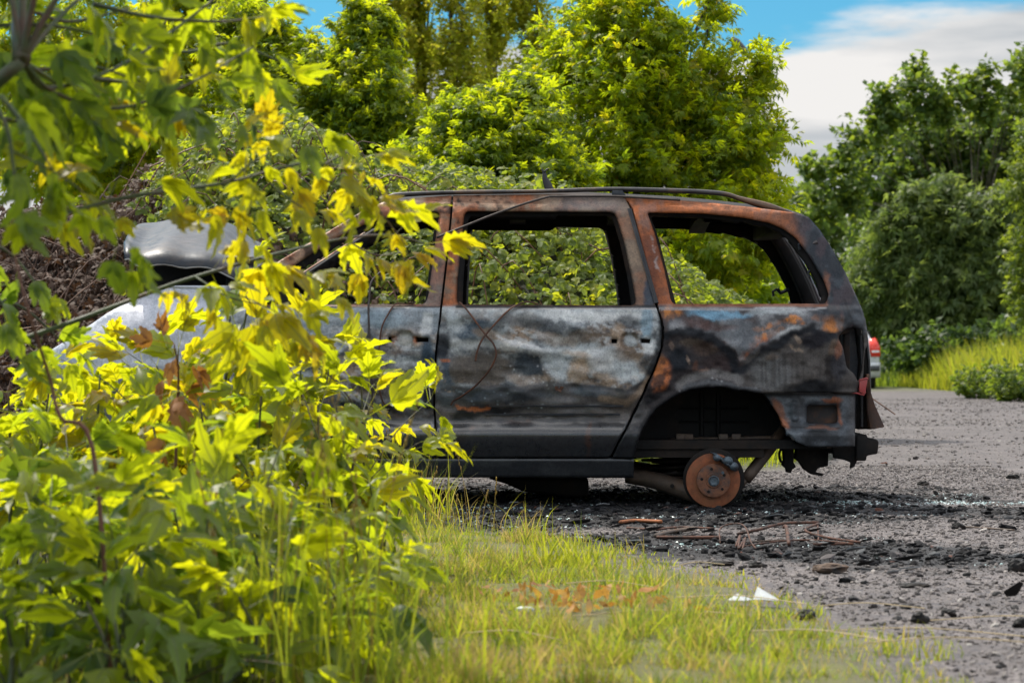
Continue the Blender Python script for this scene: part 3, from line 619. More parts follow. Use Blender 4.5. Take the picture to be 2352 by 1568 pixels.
# belt rails along the inside, sealing strip by the sliding door
b = MB()
V1, F1 = tube([to3d([x], [y], -.004)[0] for x, y in ((1446, 480), (1462, 536), (1483, 610), (1508, 696))], .013, 8, squash=(1, .5)); b.raw(V1, F1); b.build('door_seal', m_railblk, van)

# floor, firewall, dash beam and rear bulkhead
b = MB(); b.box((-1.35, .10, .30), (1.62, CARW - .10, .345)); b.build('floor_pan', m_charblk, van)
b = MB(); b.box((-1.42, .14, .30), (-1.36, CARW - .14, .98)).tube([(-1.2, .15, .93), (-1.2, CARW - .15, .93)], .035, 8); b.build('firewall', m_charblk, van)
b = MB()
for x in (-.35, .25):
    for y in (.35, 1.0): b.tube(curve([(x, y, .36), (x, y, .62), (x + .42, y, .60), (x + .52, y, .96), (x + .52, y + .36, .96), (x + .42, y + .36, .60), (x, y + .36, .62), (x, y + .36, .36)], 40), .014, 6)
b.build('seat_frame', m_charblk, van)
for side in (0, 1):
    b = MB(); y0 = .40 if not side else CARW - .40
    arc = [PY(px, py, 0) for px, py in ((1452, 1030), (1470, 975), (1500, 932), (1550, 898), (1624, 874), (1700, 884), (1750, 898), (1790, 950), (1815, 1000), (1832, 1022))]
    ya = .05 if not side else CARW - .05
    V = [(p[0], ya, p[2]) for p in arc] + [(p[0], y0, p[2] + .02) for p in arc]; k = len(arc)
    F = [(i, i + 1, k + i + 1, k + i) for i in range(k - 1)] + [tuple(range(k, 2 * k))]
    b.raw(V, F)
    # pressed ribs on the wheelhouse wall
    sgn = 1 if not side else -1
    for px in (1612, 1650): p = PY(px, 900, .38); q = PY(px, 1000, .38); b.tube([(p[0], y0 - sgn * .005, p[2]), (q[0], y0 - sgn * .005, q[2])], .012, 6)
    for py in (938, 968): p = PY(1560, py, .38); q = PY(1720, py, .38); b.tube([(p[0], y0 - sgn * .004, p[2]), (q[0], y0 - sgn * .004, q[2])], .008, 6)
    b.build('wheelhouse', m_charblk, van)
for side in (0, 1):
    b = MB(); y0, y1 = ((.30, .40) if not side else (CARW - .40, CARW - .30))
    b.prism([(1470, 1020), (1550, 1006), (1780, 1000), (1836, 1010), (1960, 1012), (1960, 1030), (1836, 1030), (1700, 1028), (1560, 1030), (1470, 1036)], y0, y1); r = b.build('chassis_rail', m_arm, van, bevel=.006)
    if not side:
        for px in (1562, 1580, 1660, 1690):
            c = MB(); c.prism([(px - 9, 996), (px + 12, 996), (px + 14, 1016), (px + 8, 1024), (px - 6, 1024), (px - 11, 1016)], .27, .31); c.build('rail_bracket', m_arm, r, bevel=.004)
b = MB(); b.prism([(1845, 924), (1940, 924), (1940, 982), (1845, 982)], .17, .19); b.build('beam_mount_plate', m_rustw0, van)
# roof rails
for side in (0, 1):
    top = [(869, 457), (893, 447.5), (921, 441.5), (1014, 437.5), (1171, 435.5), (1296, 433), (1405, 429.5), (1549, 432.5), (1655, 438.5), (1705, 451), (1768, 465), (1826, 488)]
    bot = [(871, 459), (893, 456), (921, 453.5), (1014, 448), (1171, 445.5), (1296, 443), (1405, 440.5), (1549, 444), (1655, 450), (1699, 464), (1760, 484), (1822, 493)]
    T = curve([(*p, 0) for p in top], 60)[:, :2]; Bm = curve([(*p, 0) for p in bot], 60)[:, :2]; V = []
    T[:, 1] += .5 * np.sin(T[:, 0] / 37) * (T[:, 0] < 1350)
    for a, c in zip(T, Bm):
        pa, pc = PY(a[0], a[1], .325), PY(c[0], c[1], .325); h = (pa + pc) / 2; r = max(.004, (pa[2] - pc[2]) / 2)
        for k in range(10):
            t = 2 * math.pi * k / 10; y = .325 + .017 * math.cos(t)
            V.append((h[0], y if not side else CARW - y, h[2] + r * math.sin(t)))
    F = [(10 * i + k, 10 * i + (k + 1) % 10, 10 * i + 10 + (k + 1) % 10, 10 * i + 10 + k) for i in range(59) for k in range(10)] + [tuple(range(10)), tuple(range(599, 589, -1))]
    b = MB(); b.raw(V, F); rr = b.build('roof_rail', m_rail if not side else m_railblk, van, smooth=True)
    f = MB(); f.prism([(1406, 437), (1430, 437), (1440, 453), (1406, 453)], .305, .345)
    if side:
        for v in f.V: v[:, 1] = CARW - v[:, 1]
    f.build('rail_foot', m_blue, rr, bevel=.004)
# torn antenna stub curling up from the roof
b = MB(); pts = curve([PY(x, y, .86) for x, y in ((1268, 452), (1258, 425), (1252, 412), (1250, 398), (1244, 388))], 14); b.tube(pts, [.028, .022, .016, .010, .003], 8, squash=(1, .25)); b.tube(curve([PY(x, y, .86) for x, y in ((1250, 396), (1256, 389), (1264, 387))], 6), [.006, .002], 6)
b.build('antenna_stub', m_blue, van, smooth=True)
# bonnet, buckled upwards
V = []; nx, ny = 26, 24; bt = curve([(600, 560, 0), (560, 536, 0), (508, 512, 0), (449, 503, 0), (391, 506, 0), (332, 516, 0), (302, 540, 0), (288, 572, 0)], nx)
for i, (px, py, _) in enumerate(bt):
    lo = np.interp(px, [288, 300, 344, 400, 449, 520, 600], [575, 582, 593, 590, 592, 610, 640])
    a, c = PY(px, lo, .16), PY(px, py, CARW - .16)
    for j in range(ny):                                    # tilted towards the near side, creased, with a turned-down edge
        t = j / (ny - 1); p = a * (1 - t) + c * t
        V.append((p[0], p[1], p[2] + .035 * math.sin(math.pi * t) - .05 * math.exp(-(t / .03) ** 2) - .03 * math.exp(-((1 - t) / .03) ** 2) + .014 * math.sin(6 * t + i * .5) * math.sin(math.pi * t) + .010 * math.sin(i * .9 + 3 * t)))
F = [(i * ny + j, (i + 1) * ny + j, (i + 1) * ny + j + 1, i * ny + j + 1) for i in range(nx - 1) for j in range(ny - 1)]
bo = add('bonnet', make_mesh('bonnet', V, F, None, True, [m_white, m_blue]), van); s = bo.modifiers.new('thickness', 'SOLIDIFY'); s.thickness = .012; s.material_offset = 1; s.offset = -1; bo['label'] = 'buckled bonnet sticking up, burnt to white ash'
for y in (.30, CARW - .3):
    MB().box(*(lambda a, c: ((a[0], y - .03, a[2]), (c[0], y + .03, c[2])))(PY(520, 670, y), PY(590, 590, y))).build('bonnet_hinge', m_charblk, van, bevel=.01)
MB().prism([(300, 700), (345, 600), (420, 590), (540, 600), (598, 612), (600, 720), (300, 760)], .42, 1.3).build('engine_bay_remains', m_charblk, van, bevel=.02)
MB().prism([(530, 660), (560, 632), (612, 600), (622, 612), (600, 720), (530, 720)], .10, CARW - .10).build('cowl_panel', m_char, van, bevel=.01)
b = MB(); b.box((-2.1, .30, .42), (-1.45, 1.35, .92)).box((-2.28, .2, .5), (-2.16, 1.5, .86)); b.build('engine_block', m_charblk, van, bevel=.03)
b = MB(); b.tube(curve([(-2.02, .35, .28), (-2.42, .5, .35), (-2.5, .86, .36), (-2.42, 1.22, .35), (-2.02, 1.37, .28)], 20), .05, 8); b.build('front_crossmember', m_charblk, van)
# tail: lamp housing, tailgate edge, torn flap, reflector, bumper beam, hanging brackets
b = MB(); b.prism([(1925, 750), (1992, 750), (1990, 884), (1925, 884)], .30, .32); b.prism([(1944, 760), (1952, 757), (1950, 842), (1946, 838)], .22, .26); b.build('lamp_housing', m_blue, van)
b = MB(); b.prism([(1934, 700), (1957, 690), (1978, 700), (1986, 740), (1996, 800), (1999, 860), (1999, 985), (1969, 986), (1969, 900), (1973, 830), (1966, 760)], .26, CARW - .26); tg = b.build('tailgate', m_charblk, van, bevel=.008)
b = MB(); b.tube([PY(1984, 730, .26), PY(1990, 770, .26), PY(1996, 830, .25), PY(1998, 900, .25)], .007, 6).tube([PY(1976, 770, .24), PY(1980, 830, .24), PY(1980, 980, .24)], .009, 6); b.build('edge_strip', m_railblk, tg)
b = MB(); fp = [(1990, 860), (1997, 858), (2000, 899), (2010, 930), (2032, 980), (2018, 983), (1999, 986), (1992, 940)]; k = len(fp)
V = [PY(x, y, .16 + .02 * math.sin(i * 2.1)) for i, (x, y) in enumerate(fp)] + [PY(x - 8, y, .30 + .03 * math.sin(i * 1.3)) for i, (x, y) in enumerate(fp)]
b.raw(V, [tuple(range(k)), tuple(range(2 * k - 1, k - 1, -1))] + [(i, i + k, (i + 1) % k + k, (i + 1) % k) for i in range(k)]); b.build('torn_flap', simple('rust_brown_sheet', (.045, .022, .015), .6, .3, .5, 20, .5, 60, stain=(.10, .045, .02)), van, bevel=.003)
b = MB(); b.prism([(1974, 873), (1993, 870), (1988, 900), (1984, 905), (1974, 900)], .10, .14).tube([PY(1956, 901, .11), PY(1970, 903, .11), PY(1984, 907, .11), PY(1988, 899, .11)], .005, 6).tube([PY(1974, 873, .10), PY(1990, 868, .10), PY(1994, 871, .10)], .005, 6); b.build('reflector', m_red, van, bevel=.003)
b = MB(); b.prism([(1966, 998), (1991, 997), (1993, 1005), (2014, 1008), (2019, 1014), (2016, 1042), (1991, 1046), (1990, 1058), (1966, 1058)], .20, CARW - .20); b.build('bumper_beam', m_charblk, van, bevel=.008)
b = MB(); b.prism([(1912, 1026), (1968, 1024), (1970, 998), (1974, 1000), (1969, 1058), (1962, 1072), (1953, 1076), (1955, 1062), (1940, 1056), (1915, 1052)], .24, .28); b.build('beam_bracket', m_charblk, van, bevel=.004)
b = MB(); b.prism([(1798, 1022), (1824, 1022), (1823, 1062), (1829, 1072), (1820, 1078), (1817, 1086), (1808, 1085), (1806, 1076), (1797, 1068), (1801, 1060)], .34, .42); b.tube(curve([PY(1797, 1026, .36), PY(1790, 1040, .36), PY(1792, 1056, .36), PY(1798, 1062, .36)], 10), .008, 6)
b.prism([(1832, 1026), (1898, 1026), (1903, 1040), (1902, 1070), (1893, 1072), (1880, 1074), (1873, 1084), (1893, 1088), (1890, 1093), (1864, 1089), (1848, 1078), (1838, 1062), (1826, 1052)], .36, .46); b.build('melted_tank_remnant', m_charblk, van, bevel=.006)
b = MB(); b.prism([(1830, 1024), (1960, 1024), (1960, 1036), (1920, 1042), (1830, 1036)], .5, 1.2); b.build('spare_wheel_well', m_charblk, van, bevel=.01)
# rear axle: trailing arm, dust shield, disc, hub, caliper, spring, damper (both sides), front discs
def axle(side, x_shift=0.0, rear=True):
    def P(px, py, Y):
        p = PY(px, py, Y); p[0] += x_shift
        if side: p[1] = CARW - p[1]
        return p
    def obj(b, name, m, par=van, **k):
        return b.build(name, m, par, **k)
    sg = -1 if side else 1
    c = P(1638, 1104, .03); c[2] = .141
    b = MB(); b.disc(c, .040, .1385, 0, sg * .022, 64); d = obj(b, 'brake_disc', m_discrust, smooth=False, bevel=.002)
    b = MB(); b.disc(c, .030, .086, sg * -.030, sg * .01, 48).disc(c, .0, .032, sg * -.036, sg * -.01, 24).disc(c, .032, .040, sg * -.033, 0, 32)
    h = obj(b, 'hub', m_hatrust, d, bevel=.003)
    b = MB(); b.disc(c, 0, .020, sg * -.048, sg * -.03, 6).disc(c, .021, .028, sg * -.042, sg * -.03, 24); obj(b, 'axle_nut', m_alu, d, bevel=.002)
    for k in range(5):
        t = math.radians(100 + 72 * k); q = (c[0] + .061 * math.cos(t), c[1], c[2] + .061 * math.sin(t)); b = MB(); b.disc(q, 0, .0075, sg * -.032, sg * -.028, 12); obj(b, 'bolt_hole', m_charblk, d)
    t = math.radians(42); q = (c[0] + .062 * math.cos(t), c[1], c[2] + .062 * math.sin(t)); b = MB(); b.disc(q, 0, .008, sg * -.036, sg * -.028, 12); obj(b, 'bolt', m_alu, d)
    b = MB(); b.disc((c[0] + .006, c[1], c[2] + .006), .05, .158, sg * .036, sg * .042, 48); obj(b, 'dust_shield', m_charblk, bevel=.002)
    # caliper, half melted over the disc
    b = MB(); me = bmesh.new(); bmesh.ops.create_icosphere(me, subdivisions=4, radius=1)
    V = np.array([v.co[:] for v in me.verts]); Fc = [tuple(v.index for v in f.verts) for f in me.faces]; me.free()
    n = fbm(V[:, 0] * 2.2 + 9, V[:, 2] * 2.2 + V[:, 1] * 1.3, 301, 4) - .5
    V = V * (1 + .7 * n[:, None]); cc = P(1664, 1060, .02); ca, sa = math.cos(-.55), math.sin(-.55)
    V = V * (.075, .045, .030); V = np.stack([V[:, 0] * ca + V[:, 2] * -sa * -1, V[:, 1], -V[:, 0] * sa * -1 + V[:, 2] * ca], 1) + cc + (0, sg * -.01, 0)
    b.raw(V, Fc)
    for dx, dz, r in ((.045, -.022, .022), (.015, .006, .024), (-.042, .022, .018)): b.tube([cc + (dx, sg * -.055, dz), cc + (dx, sg * .0, dz)], r, 12)
    obj(b, 'brake_caliper', m_alu if not side else m_charblk, smooth=True)
    if rear:
        b = MB(); b.tube(curve([P(1440, 1092, .30), P(1500, 1102, .26), P(1560, 1120, .20), P(1615, 1140, .14)], 14), [.045, .05, .055, .05], 10, squash=(1, .9)); a = obj(b, 'trailing_arm', m_arm, smooth=True)
        b = MB(); hp = P(1542, 1114, .20); b.disc((hp[0], hp[1] - sg * .058, hp[2]), 0, .011, sg * -.002, sg * .004, 14); obj(b, 'arm_hole', m_charblk, a)
        b = MB(); th = np.linspace(0, 5.2 * 2 * math.pi, 150); cs = P(1545, 1096, .36); b.tube([(cs[0] + .105 * math.cos(t), cs[1] + .105 * math.sin(t), cs[2] - .03 + .165 * t / th[-1]) for t in th], .0085, 7); obj(b, 'coil_spring', m_charblk, smooth=True)
        b = MB(); b.disc((cs[0], cs[1], 0), 0, .12, 0, 0.01, 20)
        V = b.V[0].copy(); V = np.stack([V[:, 0], cs[1] + (V[:, 2]), cs[2] + .15 + (V[:, 1] - cs[1])], 1); b.V[0] = V; obj(b, 'spring_seat', m_arm)
        b = MB(); b.tube([P(1800, 985, .32), P(1780, 1014, .28), P(1724, 1086, .20), P(1712, 1102, .19)], [.030, .033, .033, .030], 10).tube([P(1724, 1086, .20), P(1690, 1128, .16)], .018, 8); obj(b, 'shock_absorber', m_arm, smooth=True)
        b = MB(); b.tube([P(1750, 1000, .45), P(1686, 1048, .5)], .018, 8); obj(b, 'damper_link', m_charblk, smooth=True)
axle(0); axle(1)
axle(0, -2.84, False); axle(1, -2.84, False)
b = MB(); b.tube([PY(1620, 1135, .15), (1.0, .5, .20), (1.0, 1.2, .20), (1.09, CARW - .15, .14)], .04, 10); b.build('rear_axle_beam', m_charblk, van, smooth=True)
b = MB(); ft = [(1120, 1098), (1352, 1098), (1353, 1140), (1320, 1142), (1200, 1128), (1165, 1112)]; b.prism(ft, .55, 1.25); b.build('fuel_tank', m_charblk, van, bevel=.02)
b = MB(); b.tube([(-1.3, .9, .24), (-.2, .85, .20), (.3, .8, .22), (1.5, .9, .33)], .035, 8).box((-1.35, .12, .255), (1.3, .2, .30)).box((-1.35, CARW - .2, .255), (1.3, CARW - .12, .30)); b.build('underbody_member', m_charblk, van)

# --- things hanging loose on the wreck
def hang(name, pts, r, m, label, cat, n=40, squash=None, off=-.012, group=None, sides=6):
    q = [to3d([p[0]], [p[1]], off)[0] if len(p) == 2 else PY(p[0], p[1], p[2]) for p in pts]
    b = MB(); b.tube(curve(q, n), r, sides, squash=squash); o = b.build(name, m, None, smooth=True); return tag(o, label, cat, group)
hang('loose_cable', [(1003, 546), (1060, 523), (1130, 495), (1200, 470), (1255, 454), (1275, 452), (1400, 451.5), (1480, 455), (1562, 460)], .007, m_wire, 'thin dark cable slanting from the roof edge across the sliding door window', 'cable', off=-.02)
hang('loose_wire', [(905, 598, .12), (880, 620, .08), (853, 648, .05), (848, 690, .01), (847, 710), (849, 779), (854, 880), (857, 955), (862, 1010)], .0055, m_wire, 'thin black wire hanging down the front door past the window sill', 'wire', off=-.02)
def strap(pts, label, kind='seal_strip', w=.0125):
    return hang(kind, pts, w, m_strap, label, 'seal strip', 50, (1, .35), -.022)
strap([(930, 697), (908, 699), (890, 725), (877, 754), (872, 795), (871, 826), (870, 880), (880, 922), (892, 931), (910, 926), (920, 898)], 'rusty seal strip looping down the front door beside its handle recess', w=.010)
strap([(1056, 694), (1068, 706), (1086, 729), (1114, 767), (1133, 789), (1140, 812), (1134, 832), (1121, 854), (1092, 886), (1060, 910), (1042, 920), (1036, 930)], 'long thin rusty strip curling down the sliding door in an S shape', w=.0085)
strap([(1236, 699), (1220, 694), (1202, 695), (1171, 710), (1136, 745), (1108, 779), (1096, 808), (1092, 829)], 'thick rusty strip bent over the sliding door sill, crossing the thin one', w=.0125)
b = MB(); rg = np.random.default_rng(3); c0 = to3d([1284], [893], -.012)[0]
for k in range(6):
    t = rg.uniform(0, 6.3); d = np.array((math.cos(t), -.35, math.sin(t) * .6)); e = np.array((-d[2], 0, d[0])); l = rg.uniform(.02, .04); b.raw([c0, c0 + d * l * .5 + e * .012, c0 + d * l, c0 + d * l * .5 - e * .012], [(0, 1, 2, 3)])
tag(b.build('dead_leaf', m_strap), 'small withered brown leaf stuck to the sliding door', 'leaf')
# ---------------------------------------------------------------- ground, grass, debris
def gz(x, y):
    x = np.asarray(x, float); y = np.asarray(y, float)
    return .028 * (fbm(x / 1.3, y / 1.3, 401, 3) - .5) + .010 * (fbm(x / .22, y / .22, 403, 3) - .5)
VB = np.array([(-60, .0), (-3, .3), (-2.2, .0), (-1.2, -.15), (-.7, -.6), (-.3, -1.35), (.117, -2.12), (.406, -2.35), (.60, -3.0), (.73, -3.65), (.93, -4.87), (1.05, -5.56), (1.12, -6.6), (1.17, -8), (1.4, -12)])
def verge(x, y):                       # > 0 on the grass in front
    e = .28 * (fbm(x / .5, y / .5, 411, 4) - .5) * 1.3
    yb = np.interp(x, VB[:, 0], VB[:, 1], right=-14); xb = np.interp(-y, -VB[:, 1][3:], VB[:, 0][3:], left=-99, right=1.4)
    return np.where(x < -1.2, yb - y + e * .6, np.minimum((xb - x), 9) * .85 + e)
BB = np.array([(-60, 2.0), (-3, 2.3), (-.8, 2.8), (0, 3.3), (1.9, 4.3), (3.0, 9), (4, 18), (6, 34), (7.5, 46), (9.4, 48.5), (9.75, 48), (10.0, 42), (10.1, 34), (10.5, 20), (12, 8), (60, 4)])
def back_grass(x, y):
    e = .5 * (fbm(x / .8, y / .8, 415, 4) - .5) + 1.6 * (fbm(x / 4, y / 4, 416, 3) - .5) * (y > 20)
    return y - np.interp(x, BB[:, 0], BB[:, 1]) + e
def soot_at(x, y):
    n = fbm(x / .5, y / .32, 421, 5) - .5
    a = 1 - sstep(.55, 1.15, np.hypot((x - .35) / 1.95, (y + .5) / 1.25) + n * 1.1)
    b = 1 - sstep(.5, 1.2, np.hypot((x - 1.3) / .80, (y + 2.9) / .80) + n * 1.5)
    c = 1 - sstep(.4, 1.2, np.hypot((x - .65) / .9, (y + 2.25) / .5) + n * 1.6)
    d = 1 - sstep(.3, 1.2, np.hypot((x - 2.2) / 1.0, (y + .2) / .7) + n * 1.8)
    e = 1 - sstep(.5, 1.2, np.hypot((x - .2) / 2.4, (y - 1.0) / 1.3) + n * 1.0)
    return np.clip(np.maximum.reduce([a, b * .95, c * .85, d * .62, e]), 0, 1)
def axis(lo, hi, st, far):
    c = list(np.arange(lo, hi + 1e-6, st)); s = st; a = c[0]; L_ = []
    while a > -far: s *= 1.18; a -= s; L_.append(a)
    s = st; b_ = c[-1]; R = []
    while b_ < far: s *= 1.18; b_ += s; R.append(b_)
    return np.array(L_[::-1] + c + R)
gx = axis(-3.2, 3.6, .035, 900); gy = axis(-7.4, 3.0, .035, 900)
XX, YY = np.meshgrid(gx, gy); X, Y = XX.ravel(), YY.ravel()
near = np.exp(-np.maximum(0, np.hypot(X, Y + 2) - 10) / 6)
Z = gz(X, Y) * near
# the ground swells a little towards the far end of the road and its verges
v1, v2 = sstep(.04, .30, verge(X, Y)), sstep(-.2, .3, back_grass(X, Y))
Z = Z + .02 * v1 * (Y < 1) + .05 * v2
nx_, ny_ = len(gx), len(gy); i = np.arange(ny_ - 1)[:, None] * nx_ + np.arange(nx_ - 1)[None]
Fq = np.stack([i, i + 1, i + 1 + nx_, i + nx_], -1).reshape(-1, 4)
m_ground, t = mat('gravel_and_soil'); g = NT(t); oc = g.n('ShaderNodeTexCoord').outputs['Object']
def vor(s, out, f='F1', vec=oc): return g.n('ShaderNodeTexVoronoi', {'Vector': vec, 'Scale': s}, feature=f).outputs[out]
n_a = g.noise(1.3, 6, .65, oc); n_b = g.noise(9, 5, .6, oc); n_c = g.noise(70, 4, .6, oc)
grav = g.ramp(n_a, [(.3, (.082, .0745, .072)), (.7, (.165, .149, .145))])
vc = g.n('ShaderNodeSeparateColor', {0: vor(95, 'Color')}).outputs[0]; vc2 = g.n('ShaderNodeSeparateColor', {0: vor(34, 'Color')}).outputs[1]
grav = g.mix(.75, grav, g.mix(1, grav, g.ramp(vc, [(.0, (.35, .34, .36)), (.5, (.9, .88, .9)), (1, (1.7, 1.65, 1.65))]), 'MULTIPLY'))
grav = g.mix(g.n('ShaderNodeMapRange', {'Value': vc2, 'From Min': .86, 'From Max': .9}).outputs[0], grav, (.075, .07, .075, 1))
grav = g.mix(g.m('MULTIPLY', g.n('ShaderNodeMapRange', {'Value': n_b, 'From Min': .5, 'From Max': .66}).outputs[0], .6), grav, (.08, .074, .08, 1))
grav = g.mix(g.n('ShaderNodeMapRange', {'Value': vor(160, 'Distance'), 'From Min': .06, 'From Max': .02}).outputs[0], grav, (.5, .5, .5, 1))
soil = g.mix(g.attr('thicket_shade'), g.ramp(n_b, [(.3, (.075, .070, .026)), (.7, (.125, .125, .04))]), g.ramp(n_b, [(.3, (.018, .014, .009)), (.7, (.045, .034, .02))])); bgr = g.ramp(n_b, [(.3, (.06, .085, .018)), (.7, (.13, .145, .025))])  # soil painted darker under the thicket to stand for its deep shade
st = g.attr('soot'); st = g.n('ShaderNodeMapRange', {'Value': g.m('ADD', st, g.m('MULTIPLY', g.m('SUBTRACT', n_b, .5), 1.3)), 'From Min': .14, 'From Max': .56}).outputs[0]
st = g.m('MULTIPLY', st, g.n('ShaderNodeMapRange', {'Value': n_c, 'From Min': .3, 'From Max': .55, 'To Min': .8, 'To Max': 1}).outputs[0])
scol = g.mix(g.n('ShaderNodeMapRange', {'Value': vc, 'From Min': .7, 'From Max': 1}).outputs[0], g.ramp(n_c, [(.3, (.005, .005, .006)), (.7, (.018, .018, .020))]), (.05, .052, .056, 1))
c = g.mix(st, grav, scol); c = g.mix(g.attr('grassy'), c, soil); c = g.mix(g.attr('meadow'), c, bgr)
h = g.m('ADD', g.m('MULTIPLY', vor(95, 'Distance'), .5), g.m('ADD', g.m('MULTIPLY', vor(38, 'Distance', 'SMOOTH_F1'), .6), g.m('MULTIPLY', n_c, .6)))
p = g.pbr(Base_Color=c, Roughness=.82, Normal=g.bump(h, .8, .008)); p.inputs['Specular IOR Level'].default_value = .3; g.out(p)
gr = add('ground', make_mesh('ground', np.stack([X, Y, Z], 1), [Fq], {'soot': soot_at(X, Y) * (1 - v1), 'grassy': v1, 'thicket_shade': sstep(-.42, -.62, X) * sstep(-1.6, -2.2, Y), 'meadow': v2}, True, [m_ground])); gr['kind'] = 'structure'

def scatter(tv, tf, P, R, S, extra=None):
    """copies of a template (verts tv, face arrays tf) at P (n,3) with frames R (n,3,3, columns = axes) and sizes S"""
    n, k = len(P), len(tv)
    V = np.einsum('nij,kj->nki', R, tv) * np.asarray(S).reshape(n, 1, -1) + P[:, None]
    return V.reshape(-1, 3), [(f[None] + (np.arange(n) * k)[:, None, None]).reshape(-1, f.shape[1]) for f in tf]
def rand_rot(n, rg):
    q = rg.normal(size=(n, 4)); q /= np.linalg.norm(q, axis=1)[:, None]; w, x, y, z = q.T
    return np.stack([np.stack([1 - 2 * (y * y + z * z), 2 * (x * y - z * w), 2 * (x * z + y * w)], -1), np.stack([2 * (x * y + z * w), 1 - 2 * (x * x + z * z), 2 * (y * z - x * w)], -1), np.stack([2 * (x * z - y * w), 2 * (y * z + x * w), 1 - 2 * (x * x + y * y)], -1)], 1)
def yaw_rot(a):
    c, s = np.cos(a), np.sin(a); z = np.zeros_like(a); return np.stack([np.stack([c, -s, z], -1), np.stack([s, c, z], -1), np.stack([z, z, z + 1], -1)], 1)
def ico(sub=1):
    b = bmesh.new(); bmesh.ops.create_icosphere(b, subdivisions=sub, radius=1); V = np.array([v.co[:] for v in b.verts]); F = np.array([[v.index for v in f.verts] for f in b.faces]); b.free(); return V, F

# loose gravel, char crumbs and glass crumbs: nobody could count them
def sample(n, x0, x1, y0, y1, rg): return rg.uniform(x0, x1, n), rg.uniform(y0, y1, n)
def crumbs(name, n, area, keep, size, flat, m, seed, sub=1, tint=None):
    rg = np.random.default_rng(seed); x, y = sample(n, *area, rg); k = keep(x, y, rg); x, y = x[k], y[k]; n = len(x)
    V, F = ico(sub); Vs = []; Fs = []; off = 0; T = []
    s = size[0] * (size[1] / size[0]) ** (rg.random(n) ** 3.8); var = 5
    for v in range(var):
        q = np.arange(n) % var == v; Vv = V * (1 + .38 * (fbm(V[:, 0] * 2 + v * 7, V[:, 1] * 2 + V[:, 2] * 3, 500 + v, 2) - .5)[:, None] * 2) * (1, .8, flat)
        P = np.stack([x[q], y[q], gz(x[q], y[q]) + s[q] * flat * .35], 1); R = np.einsum('nij,njk->nik', yaw_rot(rg.uniform(0, 6.3, q.sum())), np.eye(3)[None] + 0.22 * rg.normal(size=(q.sum(), 3, 3)))
        a, b = scatter(Vv, [F], P, R, s[q]); Vs.append(a); Fs.append(b[0] + off); off += len(a); T.append(np.repeat(np.clip(rg.random(q.sum()) * (1 - (soot_at(x[q], y[q]) if name == 'gravel' else 0)), 0, 1), len(V)))
    o = add(name, make_mesh(name, np.concatenate(Vs), [np.concatenate(Fs)], {'tint': np.concatenate(T)}, False, [m])); o['kind'] = 'stuff'; return o
def tint_mat(name, stops, rough, spec=.4):
    m, t = mat(name); g = NT(t); p = g.pbr(Base_Color=g.ramp(g.attr('tint'), stops), Roughness=rough, Normal=g.bump(g.noise(160, 4, .6), .4, .003)); p.inputs['Specular IOR Level'].default_value = spec; g.out(p); return m
m_stone = tint_mat('gravel_stone', [(0, (.014, .014, .015)), (.12, (.05, .044, .043)), (.35, (.10, .087, .083)), (.7, (.16, .14, .132)), (.93, (.24, .21, .195)), (1, (.32, .30, .28))], .75)
m_cinder = tint_mat('char_crumb', [(0, (.004, .004, .005)), (.6, (.011, .011, .012)), (.86, (.03, .03, .033)), (.96, (.10, .105, .11)), (1, (.10, .04, .025))], .8, .15)
m_glass = tint_mat('broken_glass', [(0, (.16, .30, .30)), (.6, (.42, .54, .54)), (1, (.75, .80, .80))], .3, .8)
road = lambda x, y: (verge(x, y) < -.02) & (back_grass(x, y) < 0)
c1 = crumbs('gravel', 115000, (-1.2, 3.4, -7.0, 5.0), lambda x, y, r: road(x, y) & (r.random(len(x)) > soot_at(x, y) * .75), (.0028, .014), .6, m_stone, 61); tag(c1, 'grey gravel stones strewn over the dirt road', 'gravel', None, 'stuff')
c4 = crumbs('far_gravel', 30000, (-1.5, 10, 4.5, 34), lambda x, y, r: road(x, y) & (np.abs(x) < .225 * (y + CAMD)) & (x > .10 * (y + CAMD) - 2.6), (.006, .024), .5, m_stone, 64); tag(c4, 'grey gravel on the road beyond the wreck', 'gravel', None, 'stuff')
c2 = crumbs('char_debris', 26000, (-1.6, 2.6, -4.2, 2.2), lambda x, y, r: road(x, y) & (r.random(len(x)) < soot_at(x, y) ** 1.6 * 1.1 + .015), (.004, .032), .45, m_cinder, 62); tag(c2, 'black charred crumbs littering the burnt ground around the wreck', 'debris', None, 'stuff')
def glasskeep(x, y, r):
    n = fbm(x / .35, y / .25, 431, 4)
    a = np.exp(-((y - .35 - .05 * x) / .10) ** 2) * sstep(1.4, 1.9, x) * 2.2 * sstep(.35, .55, n)
    b = (soot_at(x, y) > .3) * sstep(.55, .68, n) * .16
    return road(x, y) & (r.random(len(x)) < a + b)
c3 = crumbs('glass_debris', 110000, (-1.2, 3.4, -4.0, 1.2), glasskeep, (.0035, .011), .4, m_glass, 63, 1); tag(c3, 'pale green crumbs of broken window glass on the road', 'glass', None, 'stuff')

